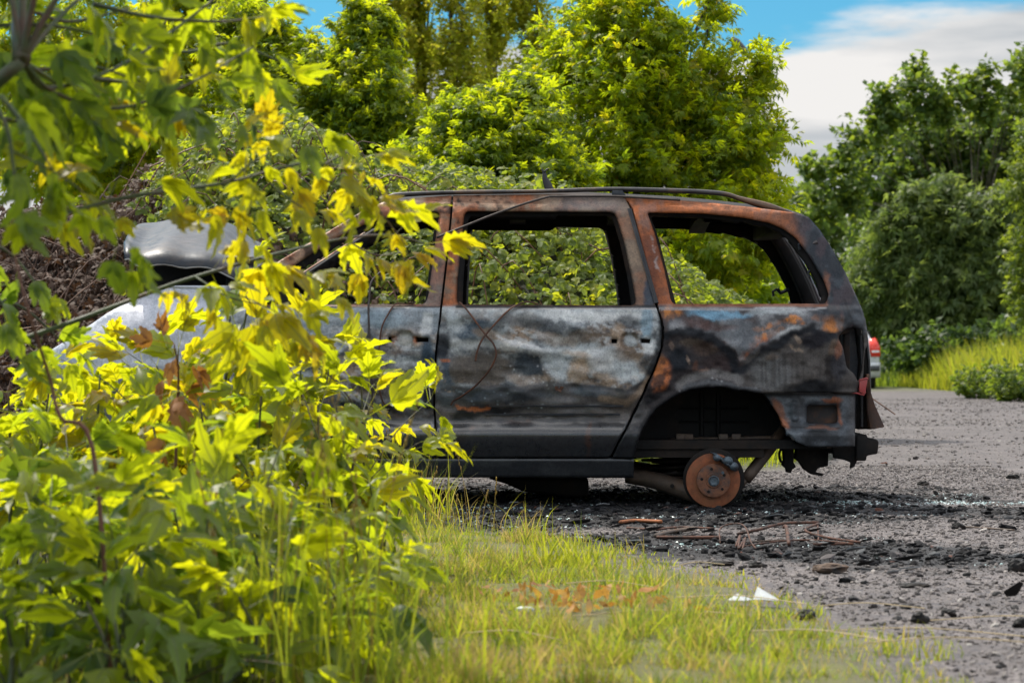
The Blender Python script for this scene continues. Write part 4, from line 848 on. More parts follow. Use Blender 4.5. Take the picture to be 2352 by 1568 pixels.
# grass blades
def blades(name, x, y, hgt, wid, lean, rg, tint, m, z0=None, seg=3, curl=.5, stalk=False):
    n = len(x); a = rg.uniform(0, 2 * np.pi, n); ld = rg.uniform(0, 2 * np.pi, n); ln = lean * rg.random(n) ** .7
    base = np.stack([x, y, (gz(x, y) if z0 is None else z0)], 1)
    side = np.stack([np.cos(a), np.sin(a), np.zeros(n)], 1); bend = np.stack([np.cos(ld), np.sin(ld), np.zeros(n)], 1)
    rows = []
    for k in range(seg + 1):
        t = k / seg; c = base + bend * (hgt * ln * t ** (1 + curl))[:, None] + np.array((0, 0, 1.)) * (hgt * t * (1 - .35 * ln * t))[:, None]
        w = wid * (1 - t ** 1.7) * .5 if not stalk else wid * .5 * (1 - .6 * t)
        if k == seg and not stalk: rows.append(c[:, None])
        else: rows += [np.stack([c - side * w[:, None], c + side * w[:, None]], 1)]
    V = np.concatenate(rows, 1); k = V.shape[1]; o = (np.arange(n) * k)[:, None]
    quads = np.concatenate([o + np.array((2 * i, 2 * i + 1, 2 * i + 3, 2 * i + 2)) for i in range(seg - (0 if stalk else 1))]) if seg > 1 else np.zeros((0, 4), int)
    F = [quads.astype(np.int32)] + ([] if stalk else [(o + np.array((2 * seg - 2, 2 * seg - 1, 2 * seg))).astype(np.int32)])
    return make_mesh(name, V.reshape(-1, 3), F, {'tint': np.repeat(tint, k)}, True, [m])
m_grass = leaf_mat('grass_blade', [(0, (.30, .22, .10)), (.18, (.24, .20, .07)), (.3, (.13, .17, .03)), (.7, (.07, .13, .02)), (1, (.05, .10, .03))],
                   [(0, (.55, .40, .16)), (.18, (.65, .52, .10)), (.3, (.60, .60, .03)), (.7, (.42, .52, .03)), (1, (.24, .34, .05))], .55, .5)
rg = np.random.default_rng(71)
# denser towards the lens, where each blade is larger in the picture
x = rg.uniform(-2.6, 1.3, 240000); y = -7.0 + 7.2 * rg.random(240000) ** 1.15
vg = verge(x, y); k = (vg > .0) & (rg.random(len(x)) < .08 + .92 * sstep(-.05, .45, vg + .5 * (fbm(x / .16, y / .16, 446, 3) - .5))) & (np.abs(x) < .215 * (y + CAMD) + .25)
x, y, vg = x[k], y[k], vg[k]
h = .022 + .046 * rg.random(len(x)) ** 1.6; cl = fbm(x / .35, y / .35, 441, 4); under = sstep(-.42, -.62, x + .12 * (fbm(y / .4, x / .4, 447, 3) - .5)) * sstep(-1.6, -2.2, y); kk = rg.random(len(x)) > under * .88; x, y, vg, h, cl, under = (q[kk] for q in (x, y, vg, h, cl, under)); h *= 1 + .8 * under
cl2 = fbm(x / .11, y / .11, 448, 3); h *= (.45 + 1.3 * sstep(.42, .75, cl2)) * (.6 + 1.1 * cl); h *= .6 + .4 * sstep(.05, .5, vg)
for cx, cy, r_, am in ((.30, -2.75, .22, 1.7), (.08, -2.55, .16, 1.2), (.62, -5.3, .3, .8), (-.3, -2.0, .3, 1.0), (.2, -5.9, .5, .6), (-.5, -4.5, .5, .8), (.85, -6.2, .3, .6)):
    h *= 1 + am * np.exp(-((x - cx) ** 2 + (y - cy) ** 2) / r_ ** 2) * rg.random(len(x))
dry = fbm(x / .5, y / .5, 445, 4); tint = np.clip(.60 + .8 * (rg.random(len(x)) - .5) - 1.6 * np.clip(dry - .50, 0, 1) + .3 * (cl - .5), .0, 1); tint[rg.random(len(x)) < .2] *= .2
h *= 1 - .85 * np.exp(-((x - .16) / .2) ** 2 - ((y + 5.35) / .32) ** 2)
gs = add('grass', blades('grass', x, y, h, np.where(rg.random(len(x)) < .15, .0072, .0038), .75, rg, tint, m_grass)); tag(gs, 'yellow green grass of the verge in front of the wreck', 'grass', None, 'stuff')
# grass behind the wreck and far along the road
x = rg.uniform(-5, 4, 60000); y = rg.uniform(2.0, 9, 60000); k = (back_grass(x, y) > 0) & (np.abs(x) < .22 * (y + CAMD) + .3); x, y = x[k], y[k]
ga = add('grass', blades('meadow_grass', x, y, .10 + .16 * rg.random(len(x)), np.full(len(x), .007), .7, rg, np.clip(.5 + .4 * (rg.random(len(x)) - .5), 0, 1), m_grass, gz(x, y) * 0 + .02)); tag(ga, 'sunlit grass strip beyond the wreck', 'grass', None, 'stuff')
x = rg.uniform(3, 26, 190000); y = rg.uniform(12, 62, 190000); k = (back_grass(x, y) > 0) & (x < .26 * (y + CAMD)) & (x > .10 * (y + CAMD)); x, y = x[k], y[k]
hh = (.18 + .35 * rg.random(len(x))) * (.6 + .9 * fbm(x / 3, y / 3, 449, 3))
hh = hh * (1 + 1.5 * sstep(.165, .185, x / (y + CAMD)))
tn = np.clip(np.where(x - .16 * (y + CAMD) > 0, .42, .85) + .4 * (rg.random(len(x)) - .5), 0, 1)
gf = add('grass', blades('roadside_grass', x, y, hh, np.full(len(x), .03), .6, rg, tn, m_grass, np.zeros(len(x)))); tag(gf, 'tall grass along the far bend of the road', 'grass', None, 'stuff')

# --- tall tufts, dry stalks
def tuft(px, py, n, hmin, hmax, spread, label, tint=(.3, .6), wid=.005, lean=.5, seed=0, stalks=0, group=None):
    rg = np.random.default_rng(900 + seed); c = ground_at(px, py); x = c[0] + spread * rg.normal(size=n); y = c[1] + spread * .7 * rg.normal(size=n)
    o = empty('grass_tuft', c); tag(o, label, 'grass tuft', group)
    me = blades('blades', x - c[0], y - c[1], rg.uniform(hmin, hmax, n), np.full(n, wid), lean, rg, rg.uniform(*tint, n), m_grass, np.zeros(n), 5, .8); add('blades', me, o)
    if stalks:
        b = MB()
        for k in range(stalks):
            q = np.array((spread * rg.normal(), spread * .6 * rg.normal(), 0)); hh = hmax * rg.uniform(.6, 1.0); dx, dy = .22 * np.clip(rg.normal(size=2), -.8, .8)
            pts = curve([q, q + (dx * hh * .4, dy * hh * .3, hh * .6), q + (dx * hh, dy * hh, hh)], 9); b.tube(pts, [.0016, .0012, .0008], 4, False)
            V, F = ico(1); e = pts[-1]
            for z in range(5): b.raw(V * (.0035, .0035, .010) + pts[-1] - (pts[-1] - pts[-3]) * z * .35 + rg.normal(size=3) * .002, [tuple(f) for f in F])
        me = make_mesh('seed_stalks', np.concatenate(b.V), b.F, {'tint': np.full(b.n, .12)}, True, [m_grass]); add('seed_stalks', me, o)
    return o
tuft(900, 1190, 150, .15, .48, .12, 'tall rank grass growing up against the sill under the front door', (.3, .7), .006, .6, 1, 10)
tuft(985, 1200, 60, .10, .36, .12, 'thin dry grass stems arching in front of the sill and burnt ground', (.05, .4), .0035, .9, 2, 7)
tuft(1075, 1215, 34, .08, .24, .12, 'sparse orange dry blades at the edge of the burnt patch', (.0, .35), .004, .9, 3, 4)
tuft(1285, 1310, 60, .07, .17, .06, 'bright upright tuft of broad blades at the edge of the verge', (.32, .45), .010, .55, 4)
tuft(1350, 1318, 50, .06, .15, .05, 'smaller tuft beside the bright broad bladed tuft', (.35, .55), .008, .6, 5)
tuft(690, 1600, 60, .35, .72, .16, 'dense pale stalks standing in the shade at the foot of the thicket', (.3, .65), .0055, .28, 6, 12)
tuft(760, 1560, 70, .25, .5, .12, 'arching grass clump beside the pale stalks at the foot of the thicket', (.4, .9), .007, .7, 7)
tuft(890, 1600, 60, .12, .35, .15, 'loose grass clump out on the verge near the bottom edge', (.35, .8), .006, .7, 8)
b = MB(); rg = np.random.default_rng(77)
def straw(px, py, l, a, label):
    c = ground_at(px, py); d = np.array((math.cos(a), math.sin(a), 0)); z = gz(c[0], c[1]) + .035 * float(verge(c[0], c[1]) > 0) + .008
    b = MB(); b.tube(curve([c - d * l / 2 + (0, 0, z), c + (0, .03, z + .012), c + d * l / 2 + (0, 0, z)], 10), .0016, 4); tag(b.build('dry_straw', m_straw), label, 'straw', 'dry straws on the verge')
m_straw = simple('dry_straw', (.42, .33, .19), .7, 0, .25, 30, .2)
for i, (px, py, l, a) in enumerate(((1520, 1452, .5, .05), (1700, 1415, .42, -.5), (2120, 1462, .55, -.25), (1990, 1405, .35, -.1), (2330, 1430, .5, -.05), (2180, 1512, .45, .02), (1600, 1330, .25, .6), (1180, 1500, .3, -.6), (1880, 1500, .4, -.6), (1400, 1380, .3, -.45))):
    straw(px, py, l, a, 'single pale dry straw lying across grass and gravel')

# --- single pieces of debris
def lump(name, px, py, size, flat, m, label, cat, seed, group=None, sub=3):
    c = ground_at(px, py); V, F = ico(sub); n = fbm(V[:, 0] * 1.7 + seed, V[:, 1] * 1.7 + V[:, 2] * 2.1 + seed, 600 + seed, 4) - .5
    V = V * (1 + 1.0 * n[:, None]) * (size, size * .7, size * flat); V = np.round(V / (size * .16)) * size * .05 + V * .7
    b = MB(); b.raw(V + (0, 0, size * flat * .55), [tuple(f) for f in F]); o = b.build(name, m); o.location = (c[0], c[1], float(gz(c[0], c[1]))); return tag(o, label, cat, group)
m_bark = simple('scorched_board', (.10, .062, .04), .85, 0, .5, 14, .8, 60, stain=(.02, .018, .018))
lump('charred_board', 1906, 1318, .063, .34, m_bark, 'brown scorched chunk of board lying on the gravel, largest of the debris', 'board', 1)
lump('charred_lump', 1740, 1304, .034, .4, m_charblk, 'black charred lump between the verge edge and the scorched board', 'charred lump', 2)
lump('charred_lump', 1662, 1298, .040, .3, m_charblk, 'flat black lump at the tip of the grass verge', 'charred lump', 3)
lump('charred_lump', 2105, 1352, .05, .2, m_charblk, 'flat black crust right of the scorched board, lowest of the burnt patch', 'charred lump', 4)
lump('charred_lump', 2336, 1318, .034, .75, m_charblk, 'upright black lump at the right edge of the road', 'charred lump', 5)
lump('charred_lump', 2326, 1098, .04, .5, m_charblk, 'black lump beside the line of broken glass', 'charred lump', 6)
lump('charred_lump', 2122, 1115, .035, .5, m_charblk, 'dark lump on the pale gravel right behind the wreck', 'charred lump', 7)
lump('charred_lump', 2200, 1218, .03, .6, m_charblk, 'small black lump alone on the gravel right of the rusty wires', 'charred lump', 8)
lump('stone', 1850, 1425, .030, .7, m_stone, 'grey stone half sunk in the grass below the white paper', 'stone', 9)
lump('stone', 2113, 1430, .026, .7, m_charblk, 'dark stone on bare gravel right of the verge tip', 'stone', 10)
lump('stone', 2178, 1414, .024, .6, m_charblk, 'dark stone just behind another dark stone on bare gravel', 'stone', 11)
lump('stone', 2345, 1440, .024, .7, m_charblk, 'dark stone at the right edge of the picture low on the gravel', 'stone', 12)
for i, (px, py) in enumerate(((2268, 1235), (2060, 1255), (1960, 1385), (1940, 1240), (2290, 1372), (2250, 1405), (2020, 1100), (1950, 1098), (2160, 1180), (2075, 1160), (2240, 1160), (1880, 1180), (1990, 1180), (2300, 1260), (2220, 1330), (1830, 1345), (1985, 1345), (2080, 1400))):
    lump('stone', px, py, .010 + .008 * ((i * 7) % 5) / 5, .6, m_stone if i % 3 else m_charblk, 'small dark stone lying loose on the gravel road', 'stone', 20 + i, 'loose stones on the road', 2)
def shard(name, px, py, w, m, label, cat, seed, group=None, tilt=.25):
    rg = np.random.default_rng(seed); c = ground_at(px, py); k = 7; a = np.sort(rg.uniform(0, 2 * np.pi, k)); r = w * rg.uniform(.5, 1, k)
    V = np.stack([r * np.cos(a), r * .6 * np.sin(a), tilt * r * np.cos(a + 1) + .012 + .5 * tilt * w], 1); V2 = V + (0, 0, .004)
    b = MB(); b.raw(np.concatenate([V, V2]), [tuple(range(k - 1, -1, -1)), tuple(range(k, 2 * k))] + [(i, (i + 1) % k, (i + 1) % k + k, i + k) for i in range(k)]); o = b.build(name, m); o.location = (c[0], c[1], float(gz(c[0], c[1]))); return tag(o, label, cat, group)
rg = np.random.default_rng(88); m_shell = simple('grey_flake', (.20, .21, .22), .5, .2, .4, 20, .3)
SP = [(1180, 1165), (1230, 1195), (1290, 1180), (1340, 1205), (1380, 1170), (1420, 1215), (1460, 1190), (1520, 1175), (1560, 1200), (1590, 1225), (1660, 1195), (1720, 1210), (1780, 1195), (1830, 1200), (1860, 1230), (1900, 1260), (1960, 1275), (2020, 1290), (2080, 1300), (2130, 1300), (2050, 1330), (1990, 1310), (1930, 1285), (1880, 1275), (1130, 1185), (1500, 1225), (1630, 1230), (1750, 1270), (1820, 1285), (1990, 1250)]
for i, (px, py) in enumerate(SP):
    shard('charred_flake', px, py, .03 + .03 * rg.random(), m_charblk if i % 4 else m_shell, 'dark flake of burnt plastic or sheet lying in the black debris', 'flake', 200 + i, 'burnt flakes around the wreck')
shard('grey_flake', 2085, 1318, .055, m_shell, 'pale grey flat flake lying at the right end of the burnt patch', 'flake', 301, None, .1)
shard('pale_flake', 1462, 1250, .035, simple('pale_flake', (.45, .47, .47), .5), 'pale white flake just behind the grass edge', 'flake', 302, None, .1)
shard('orange_scrap', 2030, 1065, .04, simple('orange_scrap', (.40, .13, .05), .6), 'orange scrap on the gravel under the rear bumper beam', 'scrap', 303, None, .15)
shard('black_flake', 2330, 1383, .06, m_charblk, 'upright black triangular flake at the right edge', 'flake', 304, None, .7)
# rusty wires and strips
def wires(name, groups, label, cat, m=m_rust, sides=5):
    b = MB()
    for pts, r in groups:
        q = []
        for p in pts:
            c = ground_at(p[0], p[1]); q.append((c[0], c[1], float(gz(c[0], c[1])) + r + (p[2] if len(p) > 2 else .004)))
        b.tube(curve(q, 22), r, sides)
    return tag(b.build(name, m, None, True), label, cat)
m_rustw = simple('rusty_wire', (.085, .034, .02), .8, .1, .5, 40, .5, 120, stain=(.025, .016, .013))
wires('seat_spring_wire', [([(1694, 1232), (1740, 1231, .02), (1800, 1222, .03), (1880, 1220, .03)], .0065), ([(1880, 1222, .03), (1850, 1232, .02), (1900, 1240), (1975, 1250)], .006), ([(1800, 1225, .02), (1806, 1236, .04), (1812, 1258)], .008), ([(1700, 1262), (1780, 1252, .01), (1860, 1244), (1960, 1252)], .004), ([(1878, 1218, .03), (1880, 1245)], .004), ([(1868, 1256), (1960, 1254)], .006)], 'tangle of rusty seat wires lying on the road in front of the brake disc', 'wire', m_rustw)
wires('bent_wire', [([(1654, 1250, .0), (1655, 1236, .04), (1690, 1234, .055), (1712, 1240, .05), (1724, 1258, .02), (1736, 1266)], .0035), ([(1690, 1262), (1700, 1248, .03), (1696, 1266), (1712, 1252, .025), (1705, 1268)], .0045)], 'thin wire bent into a hoop standing on the road left of the rusty tangle', 'wire', m_rustw)
wires('serrated_strip', [([(1508, 1241), (1560, 1242), (1656, 1241)], .008)], 'straight dark serrated metal strip lying along the edge of the grass', 'metal strip', m_rustw, 4)
wires('rusty_strip', [([(1424, 1206), (1460, 1202), (1520, 1205)], .009)], 'short rusty strip lying in the black debris', 'metal strip', m_rust, 4)
wires('rusty_strip', [([(1440, 1217), (1500, 1222), (1560, 1217), (1640, 1220)], .006)], 'long thin rusty strip lying behind the flat stick', 'metal strip', m_rustw, 4)
wires('stick', [([(1505, 1238), (1540, 1230), (1595, 1222)], .010)], 'brown grey flat stick lying slantwise behind the serrated strip', 'stick', m_arm, 4)
wires('thin_rod', [([(1690, 1252), (1750, 1246), (1800, 1244)], .004)], 'thin grey rod running under the rusty tangle', 'rod', m_arm, 5)
wires('fine_wire', [([(1375, 1145, .05), (1380, 1160, .01), (1400, 1178), (1420, 1186)], .0018), ([(1375, 1147, .05), (1420, 1165, .01), (1460, 1180)], .0015)], 'fine springy wire sticking up under the sliding door', 'wire', m_wire)
wires('twig', [([(2215, 1216), (2260, 1218), (2330, 1222)], .004)], 'thin brown twig lying on bare gravel at the right', 'twig', m_arm)
# crumpled paper on the grass edge
b = MB(); c = ground_at(1735, 1400); V = np.array([(-.085, .02, .028), (-.03, -.01, .03), (-.05, .05, .045), (-.005, .02, .03), (.012, .055, .066), (.075, -.02, .03), (.02, -.02, .034), (.06, .04, .038)])
b.raw(V, [(0, 1, 2), (1, 3, 2), (3, 6, 4), (6, 5, 4), (4, 5, 7)]); o = b.build('crumpled_paper', simple('white_paper', (.42, .45, .46), .8, 0, .35, 20, .2)); o.location = (c[0], c[1], .0); s = o.modifiers.new('t', 'SOLIDIFY'); s.thickness = .0012
tag(o, 'crumpled white sheet of paper lying at the grass edge', 'paper')
# heap of withered leaves on the verge
rg = np.random.default_rng(99); c = ground_at(1300, 1425); n = 90; P = np.stack([.11 * rg.normal(size=n) + np.where(rg.random(n) < .35, .16, -.04), .09 * rg.normal(size=n), .04 + .06 * rg.random(n)], 1)
lv = np.array([(-.5, 0, 0), (-.1, .22, .1), (-.1, -.22, .12), (.2, .16, .05), (.2, -.16, .14), (.5, 0, .18)]); V, F = scatter(lv, [np.array([(0, 2, 1), (3, 4, 5)]), np.array([(1, 2, 4, 3)])], P, rand_rot(n, rg), rg.uniform(.03, .06, n))
m_wither = leaf_mat('withered_leaf', [(0, (.26, .12, .05)), (.5, (.48, .24, .07)), (1, (.55, .38, .20))], [(0, (.5, .22, .03)), (1, (.8, .48, .08))], .3, .7)
o = add('withered_leaves', make_mesh('withered_leaves', V, F, {'tint': np.repeat(rg.random(n), 6)}, False, [m_wither])); o.location = c; tag(o, 'low heap of orange withered leaves on the verge', 'leaf heap')
b = MB(); c = ground_at(1205, 1448); V, F = ico(2); b.raw(V * (.028, .012, .010) + (0, 0, .06), [tuple(f) for f in F]); o = b.build('plastic_scrap', simple('pale_scrap', (.5, .56, .56), .4)); o.location = c; tag(o, 'small pale scrap below the heap of withered leaves', 'scrap')
# ---------------------------------------------------------------- plants
def unit(v): return v / (np.linalg.norm(v, axis=-1, keepdims=True) + 1e-9)
def frames(u, n):
    """columns: leaf axis u, across, normal (near n)"""
    u = unit(u); y = unit(np.cross(n, u)); z = np.cross(u, y); return np.stack([u, y, z], -1)
def leaflet(L_, Wd, seg=7, teeth=.16, fold=.25, droop=.3, lobes=0, rg=None):
    """one leaflet along +x: rows left / midrib / right; returns verts, quads, vein distance, along"""
    V = []; vein = []; al = []; rg = rg or np.random.default_rng(0)
    for k in range(seg + 1):
        t = k / seg; w = Wd * (math.sin(math.pi * min(1, t ** .72 * 1.0)) ** .85 if 0 < t < 1 else 0.0) + .002 * (t < .02)
        if .25 < t < .97: w *= 1 + teeth * (1 if k % 2 else -1)
        if lobes and k == int(seg * .42): w *= 1.45
        if lobes and k == int(seg * .42) + 1: w *= .72
        x = L_ * t; z = -droop * L_ * t * t
        lx = x + (.05 * L_ if k % 2 else 0)
        V += [(lx, w, z + fold * w), (x, 0, z), (lx, -w, z + fold * w)]; vein += [w / Wd if Wd else 0, 0, w / Wd if Wd else 0]; al += [t * 3] * 3
    F = []
    for k in range(seg):
        a = 3 * k; F += [(a, a + 1, a + 4, a + 3), (a + 1, a + 2, a + 5, a + 4)]
    return np.array(V), np.array(F), np.array(vein), np.array(al)
def compound(rg, n=5, L_=.1, Wd=.032, seg=7, rachis=.07, lob=True, droop=.35, spread=1.0, petiole=.05):
    V, F, ve, al = [], [], [], []; off = 0
    def put(o, ang, l, w, lb, roll):
        nonlocal off
        v, f, a, b = leaflet(l, w, seg, .15, .10 + .12 * rg.random(), droop * rg.uniform(.4, 1.5), lb, rg); c, s = math.cos(roll), math.sin(roll)
        v = np.stack([v[:, 0], v[:, 1] * c - v[:, 2] * s, v[:, 1] * s + v[:, 2] * c], 1); c, s = math.cos(ang), math.sin(ang)
        v = np.stack([v[:, 0] * c - v[:, 1] * s, v[:, 0] * s + v[:, 1] * c, v[:, 2]], 1) + o; V.append(v); F.append(f + off); ve.append(a); al.append(b); off += len(v)
    x1 = petiole + rachis
    put((x1, 0, -.012), rg.uniform(-.15, .15), L_ * 1.12, Wd * 1.15, lob, 0)
    for k in range((n - 1) // 2):
        x = petiole + rachis * (.85 - .8 * k / max(1, (n - 1) // 2)); 
        for s in (1, -1): put((x, 0, -.004), s * spread * rg.uniform(.65, 1.05), L_ * rg.uniform(.75, 1), Wd * rg.uniform(.8, 1), lob and rg.random() < .4, s * rg.uniform(-.5, .2))
    # the stalk, as a thin strip
    v = np.array([(0, .0016, 0), (0, -.0016, 0), (x1, .001, -.008), (x1, -.001, -.008)]); V.append(v); F.append(np.array([(0, 1, 3, 2)]) + off); ve.append(np.zeros(4)); al.append(np.zeros(4))
    return np.concatenate(V), np.concatenate(F), np.concatenate(ve), np.concatenate(al)
def lite(n=5, L_=.1, Wd=.03, rachis=.08, droop=.4, seed=0):
    """compound leaf of few faces for plants further away"""
    rg = np.random.default_rng(seed); V, F = [], []; off = 0
    def put(x, ang, l, w):
        nonlocal off
        q = np.array([(0, 0, 0), (l * .45, w, .25 * w - droop * l * .2), (l * .45, -w, .25 * w - droop * l * .2), (l, 0, -droop * l)]); c, s = math.cos(ang), math.sin(ang)
        V.append(np.stack([q[:, 0] * c - q[:, 1] * s + x, q[:, 0] * s + q[:, 1] * c, q[:, 2]], 1)); F.append(np.array([(0, 2, 1), (1, 2, 3)]) + off); off += 4
    put(rachis, rg.uniform(-.2, .2), L_ * 1.1, Wd * 1.1)
    for k in range((n - 1) // 2):
        for s in (1, -1): put(rachis * (.8 - .75 * k / max(1, (n - 1) // 2)), s * rg.uniform(.6, 1.1), L_ * rg.uniform(.75, 1), Wd)
    return np.concatenate(V), np.concatenate(F)
def place_leaves(templates, P, R, S, T, name, m, parent, smooth=True):
    """templates: (V, F[, vein, along]); one leaf at every P"""
    Vs, Fs, ti, ve, al = [], [], [], [], []; off = 0; k = len(templates); idx = np.arange(len(P)) % k
    for q, tp in enumerate(templates):
        s = idx == q
        if not s.any(): continue
        a, b = scatter(tp[0], [tp[1]], P[s], R[s], S[s]); Vs.append(a); Fs.append(b[0] + off); off += len(a); nv = len(tp[0]); ti.append(np.repeat(T[s], nv))
        if len(tp) > 2: ve.append(np.tile(tp[2], s.sum())); al.append(np.tile(tp[3], s.sum()))
    at = {'tint': np.concatenate(ti)}
    if ve: at['vein'] = np.concatenate(ve); at['along'] = np.concatenate(al)
    return add(name, make_mesh(name, np.concatenate(Vs), [np.concatenate(Fs)], at, smooth, [m]), parent)

m_bark2 = simple('tree_bark', (.085, .07, .055), .85, 0, .4, 20, .6, 60)
m_stem = simple('green_stem', (.045, .065, .022), .55, 0, .35, 12, .3, 60, stain=(.09, .05, .03))
m_stemr = simple('red_twig', (.13, .055, .03), .6, 0, .35, 12, .3, 60)
YEL = [(0, (.20, .10, .02)), (.12, (.17, .14, .015)), (.4, (.13, .17, .015)), (.75, (.07, .125, .018)), (1, (.035, .075, .025))]
YELT = [(0, (.85, .42, .02)), (.12, (.92, .72, .01)), (.4, (.80, .82, .008)), (.75, (.52, .64, .012)), (1, (.16, .27, .03))]
m_leaf_fg = leaf_mat('box_elder_leaf', YEL, YELT, .6, .42, True, .4)
m_leaf_yel = leaf_mat('yellow_maple_leaf', YEL, YELT, .6, .5)
m_leaf_grn = leaf_mat('green_maple_leaf', [(0, (.18, .15, .015)), (.3, (.13, .17, .014)), (.7, (.08, .14, .014)), (1, (.04, .085, .02))], [(0, (.85, .62, .02)), (.3, (.74, .78, .008)), (.7, (.52, .66, .010)), (1, (.30, .45, .02))], .64, .45)
m_leaf_pop = leaf_mat('poplar_leaf', [(0, (.20, .16, .04)), (.5, (.16, .18, .03)), (1, (.09, .12, .03))], [(0, (.85, .72, .08)), (.5, (.74, .80, .04)), (1, (.42, .55, .04))], .6, .5)
m_leaf_drk = leaf_mat('dark_tree_leaf', [(0, (.11, .14, .025)), (.5, (.065, .11, .028)), (1, (.03, .065, .026))], [(0, (.48, .55, .03)), (.5, (.27, .40, .04)), (1, (.11, .19, .04))], .48, .45)
m_leaf_wil = leaf_mat('willow_leaf', [(0, (.15, .18, .06)), (.5, (.10, .145, .05)), (1, (.06, .10, .04))], [(0, (.46, .55, .09)), (1, (.20, .32, .06))], .48, .5)
m_leaf_brm = leaf_mat('bramble_leaf', [(0, (.22, .12, .05)), (.1, (.21, .22, .05)), (.5, (.14, .18, .06)), (1, (.08, .115, .055))], [(0, (.5, .25, .05)), (.1, (.80, .76, .03)), (.5, (.50, .60, .03)), (1, (.18, .29, .04))], .5, .5, False, .22)
m_leaf_dead = leaf_mat('dead_bramble_leaf', [(0, (.04, .022, .015)), (.6, (.08, .047, .032)), (1, (.15, .10, .07))], [(0, (.08, .035, .015)), (1, (.18, .09, .04))], .2, .7)
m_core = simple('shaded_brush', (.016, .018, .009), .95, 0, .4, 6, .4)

def W3(lobe):
    px, py, rx, ry, d, rd = lobe; s = d / FPX; return W(px, py, d), np.array((rx * s, rd, ry * s))
def sat(lobes, n, seed, up=.6, sc=.45):
    """smaller lobes round the edge of each, so that outlines break up into sprays"""
    rg = np.random.default_rng(8000 + seed); o = list(lobes)
    for px, py, rx, ry, d, rd in lobes:
        for k in range(n):
            a = rg.uniform(-math.pi * .1, math.pi * 1.1) if rg.random() < up else rg.uniform(0, 2 * math.pi); q = rg.uniform(.75, 1.1); s = sc * rg.uniform(.5, 1.2)
            o.append((px + q * rx * math.cos(a), py - q * ry * math.sin(a), rx * s * .7, ry * s * rg.uniform(.8, 1.5), d + rg.uniform(-.3, .3) * rd, rd * s))
    return o
def tree(name, label, cat, base, lobes, n_clusters, per, leaf, size, m, twig=.45, droop=.35, tint=(.2, .9), trunk=.07, seed=0, bias=.62, upw=.3, group=None, stems=None, wander=.25, lean=.7):
    """a trunk with limbs to each lobe, and a crown of leafy twigs filling the lobes"""
    rg = np.random.default_rng(2000 + seed); o = empty(name, base); tag(o, label, cat, group); B = np.asarray(base, float)
    C = [W3(l) for l in lobes]; vol = np.array([np.prod(c[1]) ** .72 for c in C]); cnt = np.maximum(16, (n_clusters * vol / vol.sum()).astype(int))
    P = []; D = []; lim = MB()
    zt = max(c[0][2] for c in C); top = max(C, key=lambda c: c[0][2])[0] - B
    if stems is None:
        tp = curve([(0, 0, -.05), top * .3 + (.1, .1, 0), top * .65 + (.05, 0, 0), top], 16); lim.tube(tp, [trunk, trunk * .7, trunk * .4, trunk * .12], 8); paths = [tp]
    else: paths = []
    for (c, r), k in zip(C, cnt):
        q = rg.normal(size=(k, 3)); q = unit(q); rad = rg.random(k) ** (1 / 3) * (1 - bias) + bias * rg.random(k) ** .35; rad *= .72 + .5 * vnoise(q[:, 0] * 2.3 + c[0] * 3 + 9, q[:, 2] * 2.3 + q[:, 1] * 1.7 + c[2] * 3, seed)
        p = c + q * r * rad[:, None]; d = unit(q * (1, 1, .8) + (0, 0, upw) + wander * rg.normal(size=(k, 3)))
        ok = p[:, 2] > .05; P.append(p[ok]); D.append(d[ok])
        if stems is None:
            t0 = tp[int(np.clip((c[2] - B[2]) / max(.5, zt - B[2]) * .55, .12, .85) * 15)]
            lp = curve([t0, (t0 + (c - B)) / 2 + (0, 0, .12 * np.linalg.norm(c - B - t0)), c - B], 10)
            lim.tube(lp, [trunk * .5, trunk * .3, trunk * .12], 6)
        else:
            lp = curve([(0 + rg.normal() * .2, rg.normal() * .2, 0), (c - B) * .5 + rg.normal(size=3) * .15, c - B + (0, 0, r[2] * .7)], 12); lim.tube(lp, [trunk, trunk * .6, trunk * .15], 6)
        for e in p[ok][:max(4, k // 16)]:
            s0 = lp[rg.integers(4, len(lp))]; lim.tube(curve([s0, (s0 + e - B) / 2 + (0, 0, .05), e - B], 6), [trunk * .16, trunk * .05], 4, False)
    P = np.concatenate(P); D = np.concatenate(D); n = len(P)
    t = (np.arange(per) + .5) / per; tl = twig * rg.uniform(.6, 1.25, n)
    pos = P[:, None] + D[:, None] * (tl[:, None] * (t[None] - .55))[..., None]; pos[..., 2] -= droop * .6 * tl[:, None] * t[None] ** 2
    rn = rg.normal(size=(n, per, 3)); rn -= D[:, None] * (rn * D[:, None]).sum(-1, keepdims=True); u = unit(rn) * 1.0 + D[:, None] * lean; u[..., 2] -= droop; nr = np.array((0, 0, 1.)) + .55 * rg.normal(size=(n, per, 3))
    ct = rg.uniform(0, 1, n); tint_ = tint[0] + (tint[1] - tint[0]) * np.clip(.35 * ct[:, None] + .65 * rg.random((n, per)) , 0, 1)
    pos = pos.reshape(-1, 3) - B; R = frames(u.reshape(-1, 3), nr.reshape(-1, 3)); S = size * rg.uniform(.7, 1.2, len(pos))
    sh = rg.permutation(len(pos)); place_leaves(leaf, pos[sh], R[sh], S[sh], tint_.ravel()[sh], 'crown', m, o, False)
    lim.build('trunk', m_bark2, o, True)
    return o
L5 = [lite(5, .105, .0185, .08, .5, s) for s in range(4)]        # box elder / ash-leaved maple
L1 = [lite(1, .10, .034, .0, .3, s) for s in range(3)]          # single leaf
L3 = [lite(3, .09, .034, .03, .25, s) for s in range(3)]
LW = [lite(3, .11, .014, .05, .4, s) for s in range(3)]         # narrow leaves
def gb(px, d): p = W(px, 822, d); p[2] = 0; return p

